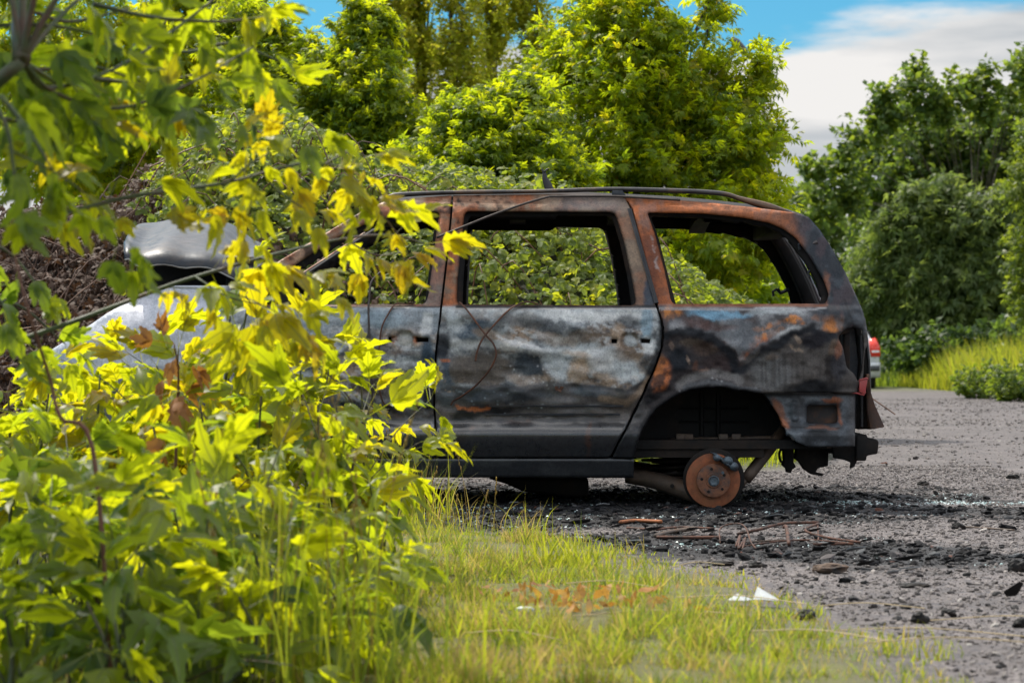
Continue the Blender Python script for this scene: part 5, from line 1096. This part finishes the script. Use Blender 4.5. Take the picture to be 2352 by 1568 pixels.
# tall green maple behind the wreck, with shoots on the right
tree('maple_tree', 'tallest bright green maple behind the wreck with feathery shoots against the cloud', 'tree', gb(1400, 24),
     sat([(1400, 250, 170, 180, 24, .95), (1450, 40, 80, 150, 24, .6), (1330, 100, 90, 150, 24.5, .6), (1550, 250, 120, 170, 24, .8), (1650, 330, 90, 110, 23.8, .7), (1540, 420, 200, 110, 23.5, .8), (1330, 400, 170, 110, 23.5, .8), (1620, 560, 180, 120, 23, .9), (1420, 560, 160, 110, 23, .8)], 5, 1)
     + [(1625, 90, 34, 130, 24, .25), (1640, -20, 30, 80, 24, .2), (1560, 110, 40, 90, 24, .3), (1700, 220, 50, 60, 24, .3), (1750, 135, 26, 45, 24, .15), (1730, 190, 40, 40, 24, .2), (1735, 390, 45, 80, 24, .4), (1770, 300, 24, 50, 24, .2), (1765, 420, 24, 50, 24, .2)],
     1750, 13, L5, .72, m_leaf_grn, .58, .55, (.05, .92), .05, 1, .35, .75, None, None, .3, 1.0)
tree('maple_tree', 'lower yellow green maple left of the tallest one, rising over the brambles', 'tree', gb(1110, 22),
     sat([(1110, 330, 110, 85, 22, .6), (1050, 380, 130, 70, 21.6, .5), (1190, 310, 100, 100, 22, .6), (1110, 275, 55, 45, 22, .4), (1200, 245, 55, 50, 22.3, .4), (960, 420, 90, 50, 21.5, .4), (1240, 400, 90, 70, 21.6, .5)], 4, 2),
     850, 13, L5, .7, m_leaf_yel, .48, .5, (.35, 1), .03, 2, .35, .75, None, None, .3, 1.0)
tree('maple_tree', 'bushy yellow maple behind the raised bonnet, below a gap of blue sky', 'tree', gb(690, 25),
     sat([(800, 130, 90, 90, 25, .6), (720, 210, 130, 120, 25, .7), (620, 200, 110, 120, 25.4, .7), (850, 220, 70, 90, 24.6, .5), (560, 120, 90, 110, 25.6, .6), (840, 60, 40, 50, 25, .3), (700, 330, 200, 80, 24.6, .7), (900, 330, 90, 70, 24.6, .5)], 4, 3),
     1200, 13, L5, .74, m_leaf_yel, .55, .5, (.3, 1), .04, 3, .35, .75, None, None, .3, 1.0)
tree('maple_tree', 'yellow maple at the far left glimpsed through the dark overhanging bough', 'tree', gb(260, 27),
     sat([(420, 80, 140, 160, 27, .9), (230, 120, 170, 180, 27, .9), (60, 130, 150, 190, 27.5, .9), (380, 280, 160, 120, 26.5, .8), (140, 330, 190, 130, 26.5, .8), (520, 20, 80, 80, 27, .5)], 3, 4),
     1200, 12, L5, .82, m_leaf_yel, .45, .5, (.15, 1), .05, 4, .45, .5)
# slender poplars further back
for i, (px, top, w, d, lab) in enumerate(((885, -120, 40, 46, 'olive poplar, leftmost of the tall slender row'), (965, -260, 44, 47, 'olive poplar, second of the tall slender row from the left'), (1050, -300, 46, 46, 'olive poplar, third of the tall slender row from the left'),
                                   (1130, -280, 40, 48, 'olive poplar, fourth of the tall slender row from the left'), (1215, -200, 46, 47, 'olive poplar next to the tallest green maple'))):
    rg = np.random.default_rng(660 + i); lob = []
    for k, y in enumerate(range(top, 340, 40)):
        a = rg.uniform(-1, 1); lob.append((px + a * w * .7, y + rg.uniform(-14, 14), w * rg.uniform(.7, 1.5), rg.uniform(26, 52), d, rg.uniform(.25, .55)))
    tree('poplar_tree', lab, 'tree', gb(px, d), lob, 1000, 12, L1, .9, m_leaf_pop, .6, .05, (.0, .8), .04, 10 + i, .2, 1.0, 'slender poplars behind the thicket')
# wood edge low behind everything on the left and centre
for i, (px, py, rx, ry, d, lab) in enumerate(((1000, 380, 260, 100, 40, 'dark shaded bush under the poplars'), (420, 430, 300, 130, 38, 'dark shaded bush behind the yellow maples'), (1500, 640, 330, 140, 30, 'shaded green bush seen through the rear side window'), (1150, 560, 260, 150, 34, 'shaded green bush seen under the roof through the sliding door'))):
    tree('bush', lab, 'bush', gb(px, d), [(px - rx * .5, py, rx * .55, ry, d, .9), (px + rx * .5, py, rx * .55, ry, d, .9), (px, py + ry, rx, ry * .9, d - .4, 1.0)], 420, 10, L5, 1.5, m_leaf_grn if i else m_leaf_pop, .5, .5, (.4, 1), .05, 30 + i)
# trees on the right beyond the bend
tree('round_tree', 'large dark green tree on the right with its crown against the cloud', 'tree', gb(2150, 72),
     sat([(2146, 364, 190, 140, 72, 2.0), (2276, 324, 170, 120, 72, 1.9), (2066, 424, 150, 130, 72, 1.7), (2356, 284, 140, 110, 72.5, 1.8), (2090, 235, 70, 65, 62, .8), (2160, 210, 60, 48, 62, .7), (1985, 300, 46, 46, 62, .6), (1935, 420, 75, 70, 62, .9), (2240, 215, 60, 45, 62, .7), (2340, 190, 60, 50, 62, .7), (1880, 470, 65, 55, 62, .7), (2176, 554, 260, 190, 71.5, 1.8), (2406, 454, 150, 190, 71, 1.8), (2426, 654, 120, 190, 71, 1.6), (2126, 714, 210, 150, 71.5, 1.6)], 2, 41, .35, .4),
     3000, 14, L1, 2.0, m_leaf_drk, .9, .2, (.0, .85), .028, 41, .45, .6)
tree('willow_tree', 'grey green drooping willow in front of the large dark tree', 'tree', gb(2190, 65),
     sat([(2150, 520, 120, 90, 65, 1.0), (2230, 500, 110, 80, 65, 1.0), (2090, 600, 120, 110, 65, 1.0), (2210, 640, 160, 120, 64.6, 1.2), (2060, 700, 110, 90, 65, .9), (2180, 750, 150, 70, 64.6, .9), (2300, 620, 90, 130, 65, .9), (2290, 760, 100, 60, 64.5, .8)], 3, 42, .45, .5),
     2300, 13, LW, 2.1, m_leaf_wil, 1.1, .7, (.0, .9), .04, 42, .35, .5)
tree('round_tree', 'paler distant tree rising just behind the tail of the wreck', 'tree', gb(1840, 80),
     [(1850, 480, 75, 70, 80, 1.0), (1900, 560, 90, 100, 80, 1.2), (1800, 560, 80, 110, 80, 1.0), (1930, 680, 110, 100, 80, 1.2), (1830, 700, 110, 110, 80, 1.2)], 700, 12, L1, 2.2, m_leaf_wil, .8, .3, (.2, 1), .08, 43)
tree('ash_tree', 'yellow green tree at the right edge leaning in beside the dark tree', 'tree', gb(2420, 48),
     [(2335, 420, 40, 70, 48, .6), (2350, 560, 36, 80, 48, .6), (2410, 350, 80, 120, 48, .9), (2415, 620, 80, 150, 48, .9), (2345, 690, 40, 60, 48, .5)], 330, 12, L5, 1.0, m_leaf_drk, .5, .4, (.0, .5), .06, 44, .45, .5)
# weeds and low scrub at the right bend
for i, (px, py, rx, ry, d, lab) in enumerate(((2250, 872, 44, 30, 46, 'low yellow flecked scrub on the right verge of the road, nearer the bend'), (2335, 872, 46, 46, 43, 'taller yellow flecked scrub at the right edge of the road'))):
    tree('scrub', lab, 'scrub', gb(px, d), [(px - 26, py + 8, rx * .7, ry, d, .6), (px + 25, py, rx * .7, ry, d, .6), (px, py + 26, rx, ry * .6, d - .3, .6)], 170, 10, L3, .75, m_leaf_drk, .4, .1, (.0, .7), .012, 50 + i, upw=.9)
tree('bush', 'shaded undergrowth at the foot of the trees on the right', 'bush', gb(2150, 62), [(2080, 810, 60, 50, 63, .9), (2160, 800, 110, 60, 62, .9), (2270, 790, 110, 60, 60, .9), (2370, 780, 100, 70, 58, .9), (1990, 800, 90, 60, 66, .9)], 330, 10, L1, 2.0, m_leaf_drk, .5, .2, (.5, 1), .05, 55)

# --- the bramble mound behind the wreck
def _xe(x, y): return x * 20 / np.maximum(8, y + CAMD)      # the mound spreads as it recedes
HX = [-7, -5.2, -4.2, -3.2, -2.75, -2.4, -2.0, -1.7, -1.0, -.2, .23, .55, .85, 1.3, 1.9, 2.4, 2.9, 3.4]
HZ = [1.7, 1.85, 1.95, 2.05, 2.45, 2.72, 2.72, 2.66, 2.38, 2.22, 2.15, 2.0, 1.74, 1.48, 1.15, .6, .0, .0]
def mound(x, y):
    c = np.interp(_xe(x, y), HX, HZ); s = sstep(3.1, 7.3, y + .25 * np.sin(x * 2.1) + .35 * (fbm(x / .7, y / .7, 601, 3) - .5)); b = 1 - .9 * sstep(9.0, 11.5, y)
    return c * np.minimum(s, b) + .30 * (fbm(x / .45, y / .45, 603, 4) - .5) * np.minimum(1, s * 3) * np.minimum(1, c) - .14 * np.minimum(1, c)
def mound_plant(name, label, cat, x0, x1, keep, n, leaf, size, m, tint, seed, canes, m_cane, coretint, sink=.16):
    rg = np.random.default_rng(3000 + seed); o = empty(name, ((x0 + x1) / 2, 6, 0)); tag(o, label, cat); B = np.array(o.location)
    gx_ = np.arange(x0, x1 + .01, .16); gy_ = np.arange(2.9, 11.6, .2); A, Bq = np.meshgrid(gx_, gy_); zz = np.maximum(mound(A, Bq) - sink, -.05 - sink * .2); nx = len(gx_)
    ii = np.arange(len(gy_) - 1)[:, None] * nx + np.arange(nx - 1)[None]
    add('core', make_mesh('core', np.stack([A, Bq, zz], -1).reshape(-1, 3) - B, [np.stack([ii, ii + 1, ii + 1 + nx, ii + nx], -1).reshape(-1, 4)], None, True, [coretint]), o)
    x = rg.uniform(x0, x1, n); y = 2.9 + 6.6 * rg.random(n) ** .85; e = .05
    z = mound(x, y); k = (z > .1) & (_xe(x, y) < 2.45) & keep(x, y, rg); x, y, z = x[k], y[k], z[k]
    nrm = unit(np.stack([-(mound(x + e, y) - mound(x - e, y)) / (2 * e), -(mound(x, y + e) - mound(x, y - e)) / (2 * e), np.ones(len(x))], 1))
    lift = rg.random(len(x)) ** 2 * .30 - .10; P = np.stack([x, y, z], 1) + nrm * lift[:, None]
    nn = unit(nrm * .55 + (0, -.25, .55) + .55 * rg.normal(size=(len(x), 3))); u = rg.normal(size=(len(x), 3)); u[:, 2] -= .6; u = u - nn * (u * nn).sum(1, keepdims=True)
    place_leaves(leaf, P - B, frames(u, nn), size * rg.uniform(.6, 1.25, len(x)), np.clip(tint[0] + (tint[1] - tint[0]) * (.5 * rg.random(len(x)) + .5 * fbm(x / .4, y / .4, 607, 3)) + .0, 0, 1), 'leaves', m, o, False)
    b = MB()
    for q in range(canes):
        cx, cy = rg.uniform(x0, x1), rg.uniform(3.4, 7.2); cz = float(mound(cx, cy)); cz = cz if cz > .4 else -1; dx = rg.normal() * .7; l = rg.uniform(.5, 1.2)
        b.tube(curve([(cx, cy, cz - .25), (cx + dx * l * .4, cy - .1, cz + .22 * rg.random()), (cx + dx * l * .9, cy - .25, cz - .12 - .4 * rg.random())], 9) - B, rg.uniform(.003, .006), 4, False)
    b.build('canes', m_cane, o, True)
    return o
B3 = []
for s in range(5):
    rg = np.random.default_rng(50 + s); v, f, a, b_ = compound(rg, 3, .085, .036, 4, .02, False, .3, 1.0, .02); B3.append((v, f))
mound_plant('bramble_thicket', 'tangled green bramble mound behind the wreck, seen over and through it', 'bramble', -2.95, 3.3, lambda x, y, r: r.random(len(x)) < sstep(-2.95, -2.6, x), 33000, B3, .72, m_leaf_brm, (.02, 1.0), 1, 160, m_stemr, m_core)
D1 = [lite(3, .05, .012, .02, .5, s) for s in range(3)]
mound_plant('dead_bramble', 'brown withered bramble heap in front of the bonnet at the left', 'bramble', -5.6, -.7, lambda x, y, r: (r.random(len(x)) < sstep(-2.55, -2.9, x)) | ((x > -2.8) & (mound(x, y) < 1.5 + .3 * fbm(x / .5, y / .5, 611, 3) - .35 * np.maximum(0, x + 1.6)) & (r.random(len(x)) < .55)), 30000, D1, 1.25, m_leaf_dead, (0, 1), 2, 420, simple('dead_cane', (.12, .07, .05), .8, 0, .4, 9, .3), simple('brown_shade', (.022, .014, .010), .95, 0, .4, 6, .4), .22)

# --- foreground: box elder saplings and an overhanging bough
BIG5 = [compound(np.random.default_rng(700 + s), 5 if s % 2 == 0 else 3, .112, .025, 8, .08, s % 4 == 0, .6, .8, .05) for s in range(8)]
class Plant:
    def __init__(s, name, base, label, cat, group=None, seed=0):
        s.o = empty(name, base); tag(s.o, label, cat, group); s.B = np.asarray(base, float); s.st = MB(); s.P = []; s.U = []; s.Nn = []; s.S = []; s.T = []; s.rg = np.random.default_rng(4000 + seed)
    def leaf(s, p, u, n, size, tint): s.P.append(p); s.U.append(u); s.Nn.append(n); s.S.append(size); s.T.append(tint)
    def shoot(s, pts, r0, r1, gap=.09, t0=.2, size=1.0, tint=(.15, .6), sides=0, droop=.4, n=None, roll=.45, faceup=.8):
        """a stem with opposite pairs of leaves, and side shoots"""
        rg = s.rg; c = curve(pts, 26) if n is None else curve(pts, n); s.st.tube(c - s.B, [r0, (r0 + r1) / 2, r1], 7); seg = np.linalg.norm(np.diff(c, axis=0), axis=1); Lc = np.concatenate([[0], np.cumsum(seg)]); tot = Lc[-1]
        q = t0 * tot; k = 0; ph = rg.uniform(0, 3.14)
        while q < tot + .001:
            f = np.array([np.interp(q, Lc, c[:, i]) for i in range(3)]); T = unit(np.array([np.interp(min(q + .02, tot), Lc, c[:, i]) - np.interp(max(0, q - .02), Lc, c[:, i]) for i in range(3)]))
            a = unit(np.cross(T, (0.3, .2, 1.0))); b = np.cross(T, a); th = ph + k * math.pi / 2 + rg.normal() * .3; g = rg.uniform(.55, 1.2) * (1 - .35 * (q / tot) ** 3)
            for sg in (1, -1):
                if rg.random() < .08: continue
                d = sg * (math.cos(th) * a + math.sin(th) * b) + T * .55 + (0, 0, -.15); u = unit(d + (0, 0, -droop * rg.uniform(.3, 1.5))); nn = unit(np.array((0, 0, faceup)) + roll * rg.normal(size=3) + d * .25)
                s.leaf(f, u, nn, size * g, rg.uniform(*tint))
            if sides and .15 < q / tot < .85 and rg.random() < sides:
                d = unit(math.cos(th + 1) * a + math.sin(th + 1) * b + T * .8 + (0, 0, .35)); l = rg.uniform(.18, .42)
                s.shoot([f, f + d * l * .5 + (0, 0, .02), f + d * l + (0, 0, -.02)], r1 * .9, r1 * .4, gap, .3, size * .95, tint, 0, droop, 10, roll, faceup)
            q += gap * rg.uniform(.75, 1.25); k += 1
        for z in range(2): s.leaf(c[-1], unit(T + .6 * rg.normal(size=3) + (0, 0, -.3)), unit(np.array((0, 0, faceup)) + roll * rg.normal(size=3)), size * .7, rg.uniform(*tint) * .8)
    def done(s, leaf=None, m=None, ms=None):
        P = np.array(s.P) - s.B; U = np.array(s.U); R = frames(U, np.array(s.Nn)); place_leaves(leaf or BIG5, P, R, np.array(s.S), np.array(s.T), 'leaves', m or m_leaf_fg, s.o); s.st.build('stem', ms or m_stem, s.o, True); return s.o
def WD(*pts): return [W(*p) for p in pts]
def sapling(i, px, d, tx, ty, size=1.0, sides=.5, tint=(.15, .6), gap=.085, lean=0):
    base = W(px, 822 + CAMZ * FPX / d, d); base[2] = 0; top = W(tx, ty, d + lean); p = Plant('maple_sapling', base, 'leafy young box elder sapling in the sunlit thicket at the lower left', 'sapling', 'saplings in the foreground thicket', i)
    p.shoot([base, base * .5 + top * .5 + (p.rg.normal() * .05, p.rg.normal() * .05, 0), top], .008, .003, gap, .22, size, tint, sides); return p.done()
SAP = [  # foot x, distance, tip x, tip y
    (40, 8.3, 60, 930), (150, 8.4, 175, 900), (280, 8.4, 280, 900), (360, 8.3, 360, 840), (430, 8.4, 410, 800), (510, 8.4, 530, 760), (570, 8.2, 575, 660), (660, 8.3, 660, 760), (740, 8.4, 760, 830), (800, 8.4, 830, 870),
    (90, 7.4, 50, 1050), (220, 7.5, 200, 1010), (340, 7.4, 350, 970), (470, 7.4, 460, 930), (590, 7.5, 600, 910), (700, 7.6, 730, 930), (790, 7.8, 850, 930),
    (60, 6.6, 60, 1190), (200, 6.6, 170, 1150), (330, 6.6, 330, 1130), (460, 6.7, 470, 1090), (590, 6.8, 610, 1060), (700, 7.0, 760, 1070),
    (30, 5.9, 30, 1340), (180, 5.9, 170, 1300), (330, 5.9, 320, 1290), (470, 6.1, 480, 1250), (250, 5.4, 340, 1430), (80, 5.4, 70, 1460), (410, 5.5, 470, 1440),
    (20, 7.8, 20, 900), (110, 8.0, 115, 880), (210, 7.8, 230, 860), (320, 7.7, 310, 860), (400, 7.8, 430, 830), (690, 7.9, 690, 850),
    (130, 5.6, 110, 1210), (250, 5.7, 240, 1190), (390, 5.8, 400, 1170), (540, 6.0, 560, 1160), (640, 6.3, 670, 1190), (10, 5.2, 10, 1400), (150, 5.2, 200, 1380), (330, 5.2, 250, 1350), (480, 5.4, 550, 1370), (560, 5.7, 620, 1290), (690, 6.4, 740, 1240)]
for i, (px, d, tx, ty) in enumerate(SAP):
    deep = ty > 1180
    sapling(i, px, d, tx, ty, 1.05 + .3 * ((i * 5) % 4) / 4, .6, (.1, .65) if ty < 900 else ((.25, .85) if ty < 1100 else (.4, 1.0)), .125 if not deep else .11)  # lower saplings tinted deeper green, the thicket's shadow put into leaf colour
# long arching shoots that cross the bonnet and the front door
b0 = gb(-260, 6.0)
p = Plant('arching_shoot', b0, 'long dark green shoot slanting up across the bonnet to the front window', 'branch', None, 60)
p.shoot([b0, W(-120, 850, 6.1)] + WD((4, 795, 6.2), (150, 745, 6.25), (300, 690, 6.3), (410, 648, 6.35), (590, 595, 6.45), (664, 576, 6.5), (790, 548, 6.6), (900, 540, 6.65), (975, 560, 6.7)), .008, .0025, .14, .64, .92, (.1, .4), .3, .45, 40)
p.shoot(WD((790, 548, 6.6), (860, 585, 6.6), (920, 580, 6.6)), .003, .0015, .09, .3, .8, (.1, .4), 0, .7, 10); p.shoot(WD((600, 592, 6.45), (680, 620, 6.4), (740, 650, 6.4)), .003, .0015, .09, .2, .8, (.1, .4), 0, .7, 10); p.shoot(WD((450, 636, 6.36), (520, 680, 6.3), (600, 700, 6.3)), .003, .0015, .09, .2, .8, (.1, .45), 0, .7, 10)
p.done()
b0 = gb(-300, 5.4)
p = Plant('arching_shoot', b0, 'upper arching shoot with bright yellow leaves reaching over the roof edge', 'branch', None, 61)
p.shoot([b0, W(-150, 620, 5.4)] + WD((60, 520, 5.4), (266, 459, 5.5), (400, 437, 5.6), (528, 418, 5.7), (690, 376, 5.8), (790, 385, 5.9), (850, 420, 5.95)), .007, .002, .11, .60, .72, (.1, .45), .5, .45, 40)
for q in (((690, 376, 5.8), (760, 420, 5.85), (850, 455, 5.9)), ((600, 395, 5.75), (640, 440, 5.75), (700, 480, 5.75)), ((740, 380, 5.85), (800, 350, 5.9), (840, 360, 5.9)), ((528, 418, 5.7), (570, 380, 5.7), (620, 350, 5.7)), ((790, 385, 5.9), (860, 470, 6.0), (930, 560, 6.0))): p.shoot(WD(*q), .003, .0015, .085, .2, .68, (.1, .45), 0, .4, 10)
p.done()
# the near tree at the left with its shaded overhanging boughs
b0 = gb(-420, 5.2)
p = Plant('box_elder_tree', b0, 'shaded box elder bough overhanging the upper left corner, dark stems and drooping leaves', 'tree', None, 62)
nd = W(50, 140, 5.0)
p.st.tube(curve([b0, W(-300, 600, 5.1), W(-120, 300, 5.05), nd], 20) - p.B, [.035, .022, .013], 10)
for e, r in (((15, -60, 5.0), .007), ((52, -80, 5.05), .009), ((95, -70, 4.95), .008), ((170, -60, 5.0), .008), ((215, -30, 5.2), .006)): p.st.tube(curve([nd, (nd + W(*e)) / 2 + (0, 0, .01), W(*e)], 10) - p.B, [r, r * .75], 8)
DK = (.6, 1.0)  # deeper leaf tints carry part of this corner's shade
for pts in (((50, 140, 5.0), (109, 203, 5.2), (280, 150, 5.4), (465, 20, 5.6), (560, -60, 5.6)), ((50, 140, 5.0), (120, 210, 5.2), (260, 250, 5.4), (420, 200, 5.5), (580, 110, 5.6)), ((0, 220, 4.7), (50, 280, 4.7), (90, 340, 4.7), (120, 390, 4.7)), ((-60, 180, 4.6), (10, 280, 4.6), (30, 380, 4.6), (35, 440, 4.6)),
            ((215, 10, 5.5), (350, 40, 5.6), (500, 50, 5.7), (600, 40, 5.8)), ((-60, 60, 5.2), (120, 60, 5.2), (260, 90, 5.3)), ((-40, 130, 5.6), (80, 160, 5.7), (200, 150, 5.8), (330, 190, 5.9)), ((60, 20, 5.4), (160, 50, 5.5), (300, 20, 5.6)), ((-80, 540, 6.2), (20, 580, 6.3), (90, 660, 6.3)), ((-80, 690, 6.6), (40, 700, 6.7), (150, 790, 6.8)), ((-80, 620, 6.0), (0, 690, 6.0), (40, 780, 6.0)), ((300, 90, 6.0), (420, 120, 6.0), (530, 100, 6.1), (640, 140, 6.1)), ((-40, 260, 5.4), (60, 280, 5.5), (150, 260, 5.6)), ((200, 180, 6.0), (330, 190, 6.1), (460, 170, 6.2)), ((50, 140, 5.0), (130, 190, 5.4), (200, 220, 5.5), (280, 230, 5.6))):
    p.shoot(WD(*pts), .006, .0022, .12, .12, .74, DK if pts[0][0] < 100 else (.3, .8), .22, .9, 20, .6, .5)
# the crown above the picture, which shades that corner
rg = p.rg
for k in range(44):
    c = np.array((-1.9, -6.85, 3.0)) + rg.normal(size=3) * (.42, .45, .35)
    if c[2] < 2.25 + .1: c[2] = 2.35 + rg.random() * .4
    d = unit(rg.normal(size=3) * (1, 1, .4)); p.shoot([c - d * .25, c + (0, 0, .05), c + d * .3], .006, .002, .07, .0, 1.5, (.3, .9), .0, .4, 8)
p.st.tube(curve([nd, W(0, -300, 5.4), np.array((-1.7, -6.5, 2.9))], 12) - p.B, [.02, .012], 8)
p.done()
# narrow-leaved weeds at the right flank of the thicket
NAR = []
for s in range(4):
    v, f, a, b_ = leaflet(.12, .013, 7, .06, .2, .55 + .2 * s); NAR.append((v, f, a, b_))
for i, (px, d, tx, ty, lab) in enumerate(((850, 7.3, 890, 1085, 'narrow leaved weed at the right flank of the thicket, tallest of three'), (800, 6.6, 850, 1180, 'narrow leaved weed in the middle of three at the flank of the thicket'), (760, 6.2, 800, 1330, 'narrow leaved weed lowest of three at the flank of the thicket'))):
    base = gb(px, d); p = Plant('tall_weed', base, lab, 'weed', None, 70 + i)
    for q in range(3):
        e = W(tx + 40 * (q - 1), ty + 25 * abs(q - 1), d + .1 * (q - 1)); p.shoot([base + (.03 * q, 0, 0), (base + e) / 2 + (.02, 0, .03), e], .005, .002, .032, .25, 1.0, (.3, .8), 0, .7, 24)
    p.done(NAR)
# brownish withered shoots inside the thicket
p = Plant('withered_shoot', gb(400, 7.4), 'shoot with orange brown withered leaves in the middle of the thicket', 'shoot', None, 80)
p.shoot([gb(400, 7.4)] + WD((405, 1000, 7.4), (410, 860, 7.35), (400, 790, 7.3)), .006, .002, .07, .6, .8, (.0, .1), .4, 1.2, 20, .6); p.done(None, m_wither, m_stemr)
for i, pts in enumerate((((30, 560, 5.2), (45, 640, 5.2), (70, 730, 5.2), (115, 870, 5.3), (140, 960, 5.3), (215, 1040, 5.3)),)):
    b = MB(); b.tube(curve([gb(260, 5.3)] + WD(*pts[::-1]), 30), [.006, .004, .003], 6); tag(b.build('bare_stem', m_stemr, None, True), 'thin bare brown stem rising past the bonnet at the far left', 'stem')
# ---------------------------------------------------------------- parked car far up the road, street lamp
def far_car():
    d = 58.0; cx = 8.83 - .88; y0 = d - CAMD
    root = empty('parked_car', (cx, y0, 0)); tag(root, 'silver estate car with red tail lamps parked far up the road behind the wreck', 'car')
    m_s = simple('silver_paint', (.55, .58, .60), .3, .3, .05, 5, .02); m_d = simple('dark_plastic', (.05, .055, .06), .6); m_t = simple('tyre_rubber', (.02, .02, .02), .85); m_gl = simple('dark_glass', (.02, .025, .03), .08, 0, .1)
    m_rl = simple('red_lens', (.75, .05, .03), .2, 0, .1); m_cl = simple('clear_lens', (.7, .7, .7), .2, 0, .05); m_al = simple('wheel_alloy', (.5, .5, .5), .4, .5)
    # body: half sections from tail to nose, (y, [(x, z) ...])
    def sec(w, zb, zs, zr, rw): return [(w * .90, zb), (w * .99, zb + .12), (w, (zb + zs) / 2), (w * .985, zs - .05), (w * .95, zs), (rw, zr - .07), (rw * .9, zr), (0, zr + .03)]
    S = [(.00, sec(.83, .40, .97, .98, .78)), (.03, sec(.875, .33, 1.0, 1.02, .79)), (.12, sec(.88, .26, 1.0, 1.25, .70)), (.30, sec(.88, .24, 1.0, 1.47, .62)), (.7, sec(.88, .24, 1.0, 1.52, .63)), (1.8, sec(.88, .24, .98, 1.54, .64)), (2.6, sec(.88, .24, .97, 1.46, .62)),
         (3.2, sec(.88, .24, .96, 1.02, .72)), (3.9, sec(.86, .24, .86, .90, .68)), (4.3, sec(.80, .28, .76, .78, .6)), (4.42, sec(.70, .36, .66, .68, .5))]
    V = []; F = []
    for y, s in S:
        ring = [(x, y, z) for x, z in s] + [(-x, y, z) for x, z in s[-2::-1]]; V += ring
    k = 15
    F = [(i * k + j, i * k + (j + 1) % k, (i + 1) * k + (j + 1) % k, (i + 1) * k + j) for i in range(len(S) - 1) for j in range(k)] + [tuple(range(k - 1, -1, -1)), tuple(range((len(S) - 1) * k, len(S) * k))]
    b = MB(); b.raw(V, F); o = b.build('body', m_s, root, True); m = o.modifiers.new('s', 'SUBSURF'); m.levels = m.render_levels = 2
    b = MB(); b.raw([(-.60, .02, 1.03), (.60, .02, 1.03), (.52, .20, 1.43), (-.52, .20, 1.43)], [(0, 1, 2, 3)]); o = b.build('rear_window', m_gl, root); s = o.modifiers.new('t', 'SOLIDIFY'); s.thickness = .03
    b = MB()
    for sx in (1, -1): b.raw([(sx * .885, .35, 1.02), (sx * .885, 2.7, 1.0), (sx * .68, 2.3, 1.42), (sx * .67, .45, 1.43)], [(0, 1, 2, 3)])
    b.build('side_window', m_gl, root)
    for sx in (1, -1):
        b = MB(); b.box((sx * .655 - .11, -.02, .82), (sx * .655 + .19 * (sx > 0) - .19 * (sx < 0) * 0 + .0, .10, 1.22)) if False else b.raw([(sx * x, y, z) for x, y, z in ((.66, -.005, .80), (.86, .02, .80), (.885, .16, .80), (.62, .0, 1.0), (.84, .035, 1.03), (.885, .20, 1.03), (.64, .09, 1.21), (.74, .10, 1.24), (.78, .22, 1.24))],
            [(0, 1, 4, 3), (1, 2, 5, 4), (3, 4, 7, 6), (4, 5, 8, 7)]); o = b.build('tail_lamp', m_rl, root, True); s = o.modifiers.new('t', 'SOLIDIFY'); s.thickness = .03; s.offset = 1
        c = MB(); c.raw([(sx * x, y, z) for x, y, z in ((.68, -.03, .90), (.86, -.005, .90), (.86, -.002, .95), (.67, -.025, .95))], [(0, 1, 2, 3)]); c.build('reversing_lens', m_cl, o)
    b = MB(); b.raw(np.concatenate([[(x, y, z) for x, y in ((-.86, .18), (-.84, -.02), (-.6, -.09), (0, -.12), (.6, -.09), (.84, -.02), (.88, .18))] for z in (.30, .42, .58, .66)]), [(7 * r + i, 7 * r + i + 1, 7 * r + i + 8, 7 * r + i + 7) for r in range(3) for i in range(6)]); o = b.build('bumper', m_s, root, True); s = o.modifiers.new('t', 'SOLIDIFY'); s.thickness = .04; s.offset = 1
    b = MB(); b.raw(np.concatenate([[(x, y - .045, z) for x, y in ((-.86, .16), (-.84, -.02), (-.6, -.09), (0, -.12), (.6, -.09), (.84, -.02), (.87, .16))] for z in (.46, .58)]), [(i, i + 1, i + 8, i + 7) for i in range(6)]); q = b.build('bumper_strip', m_d, o, True); s = q.modifiers.new('t', 'SOLIDIFY'); s.thickness = .02; s.offset = 1
    for sx in (1, -1):
        for y in (.95, 3.55):
            b = MB(); b.disc((0, y, .32), .2, .32, 0, .2, 28); V = b.V[0]; b.V[0] = np.stack([sx * (.68 + (V[:, 1] - y)), y + V[:, 0], V[:, 2]], 1); w = b.build('wheel', m_t, root, bevel=.02)
            b = MB(); b.disc((0, y, .32), 0, .2, .04, .16, 20); V = b.V[0]; b.V[0] = np.stack([sx * (.68 + (V[:, 1] - y)), y + V[:, 0], V[:, 2]], 1); b.build('rim', m_al, w, bevel=.01)
far_car()
r = empty('street_lamp', W(1757, 822 + CAMZ * FPX / 40, 40)); r.location.z = 0; tag(r, 'slender street lamp with an angled head rising behind the tall green tree', 'street lamp')
m_pole = simple('lamp_pole_grey', (.16, .13, .11), .6, .3); bx, by = r.location.x, r.location.y
top = W(1752, 165, 40); hp = W(1697, 105, 40)
b = MB(); b.tube([(0, 0, 0), (0, 0, top[2] * .5), (top[0] - bx, 0, top[2])], [.055, .045, .035], 10).tube([(0, 0, 0), (0, 0, .6)], .08, 10); b.build('pole', m_pole, r, True)
b = MB(); b.tube([(top[0] - bx, 0, top[2]), (hp[0] - bx + .1, 0, hp[2] - .1)], .026, 8); b.build('arm', m_pole, r, True)
b = MB(); u = np.array((hp[0] - top[0], 0, hp[2] - top[2])); u /= np.linalg.norm(u); c0 = np.array((hp[0] - bx, 0, hp[2])); b.tube([c0 - u * .22, c0 - u * .12, c0 + u * .08, c0 + u * .18], [.04, .11, .12, .05], 12, squash=(1, .6)); b.build('lamp_head', simple('lamp_head_dark', (.06, .06, .065), .5), r, True)
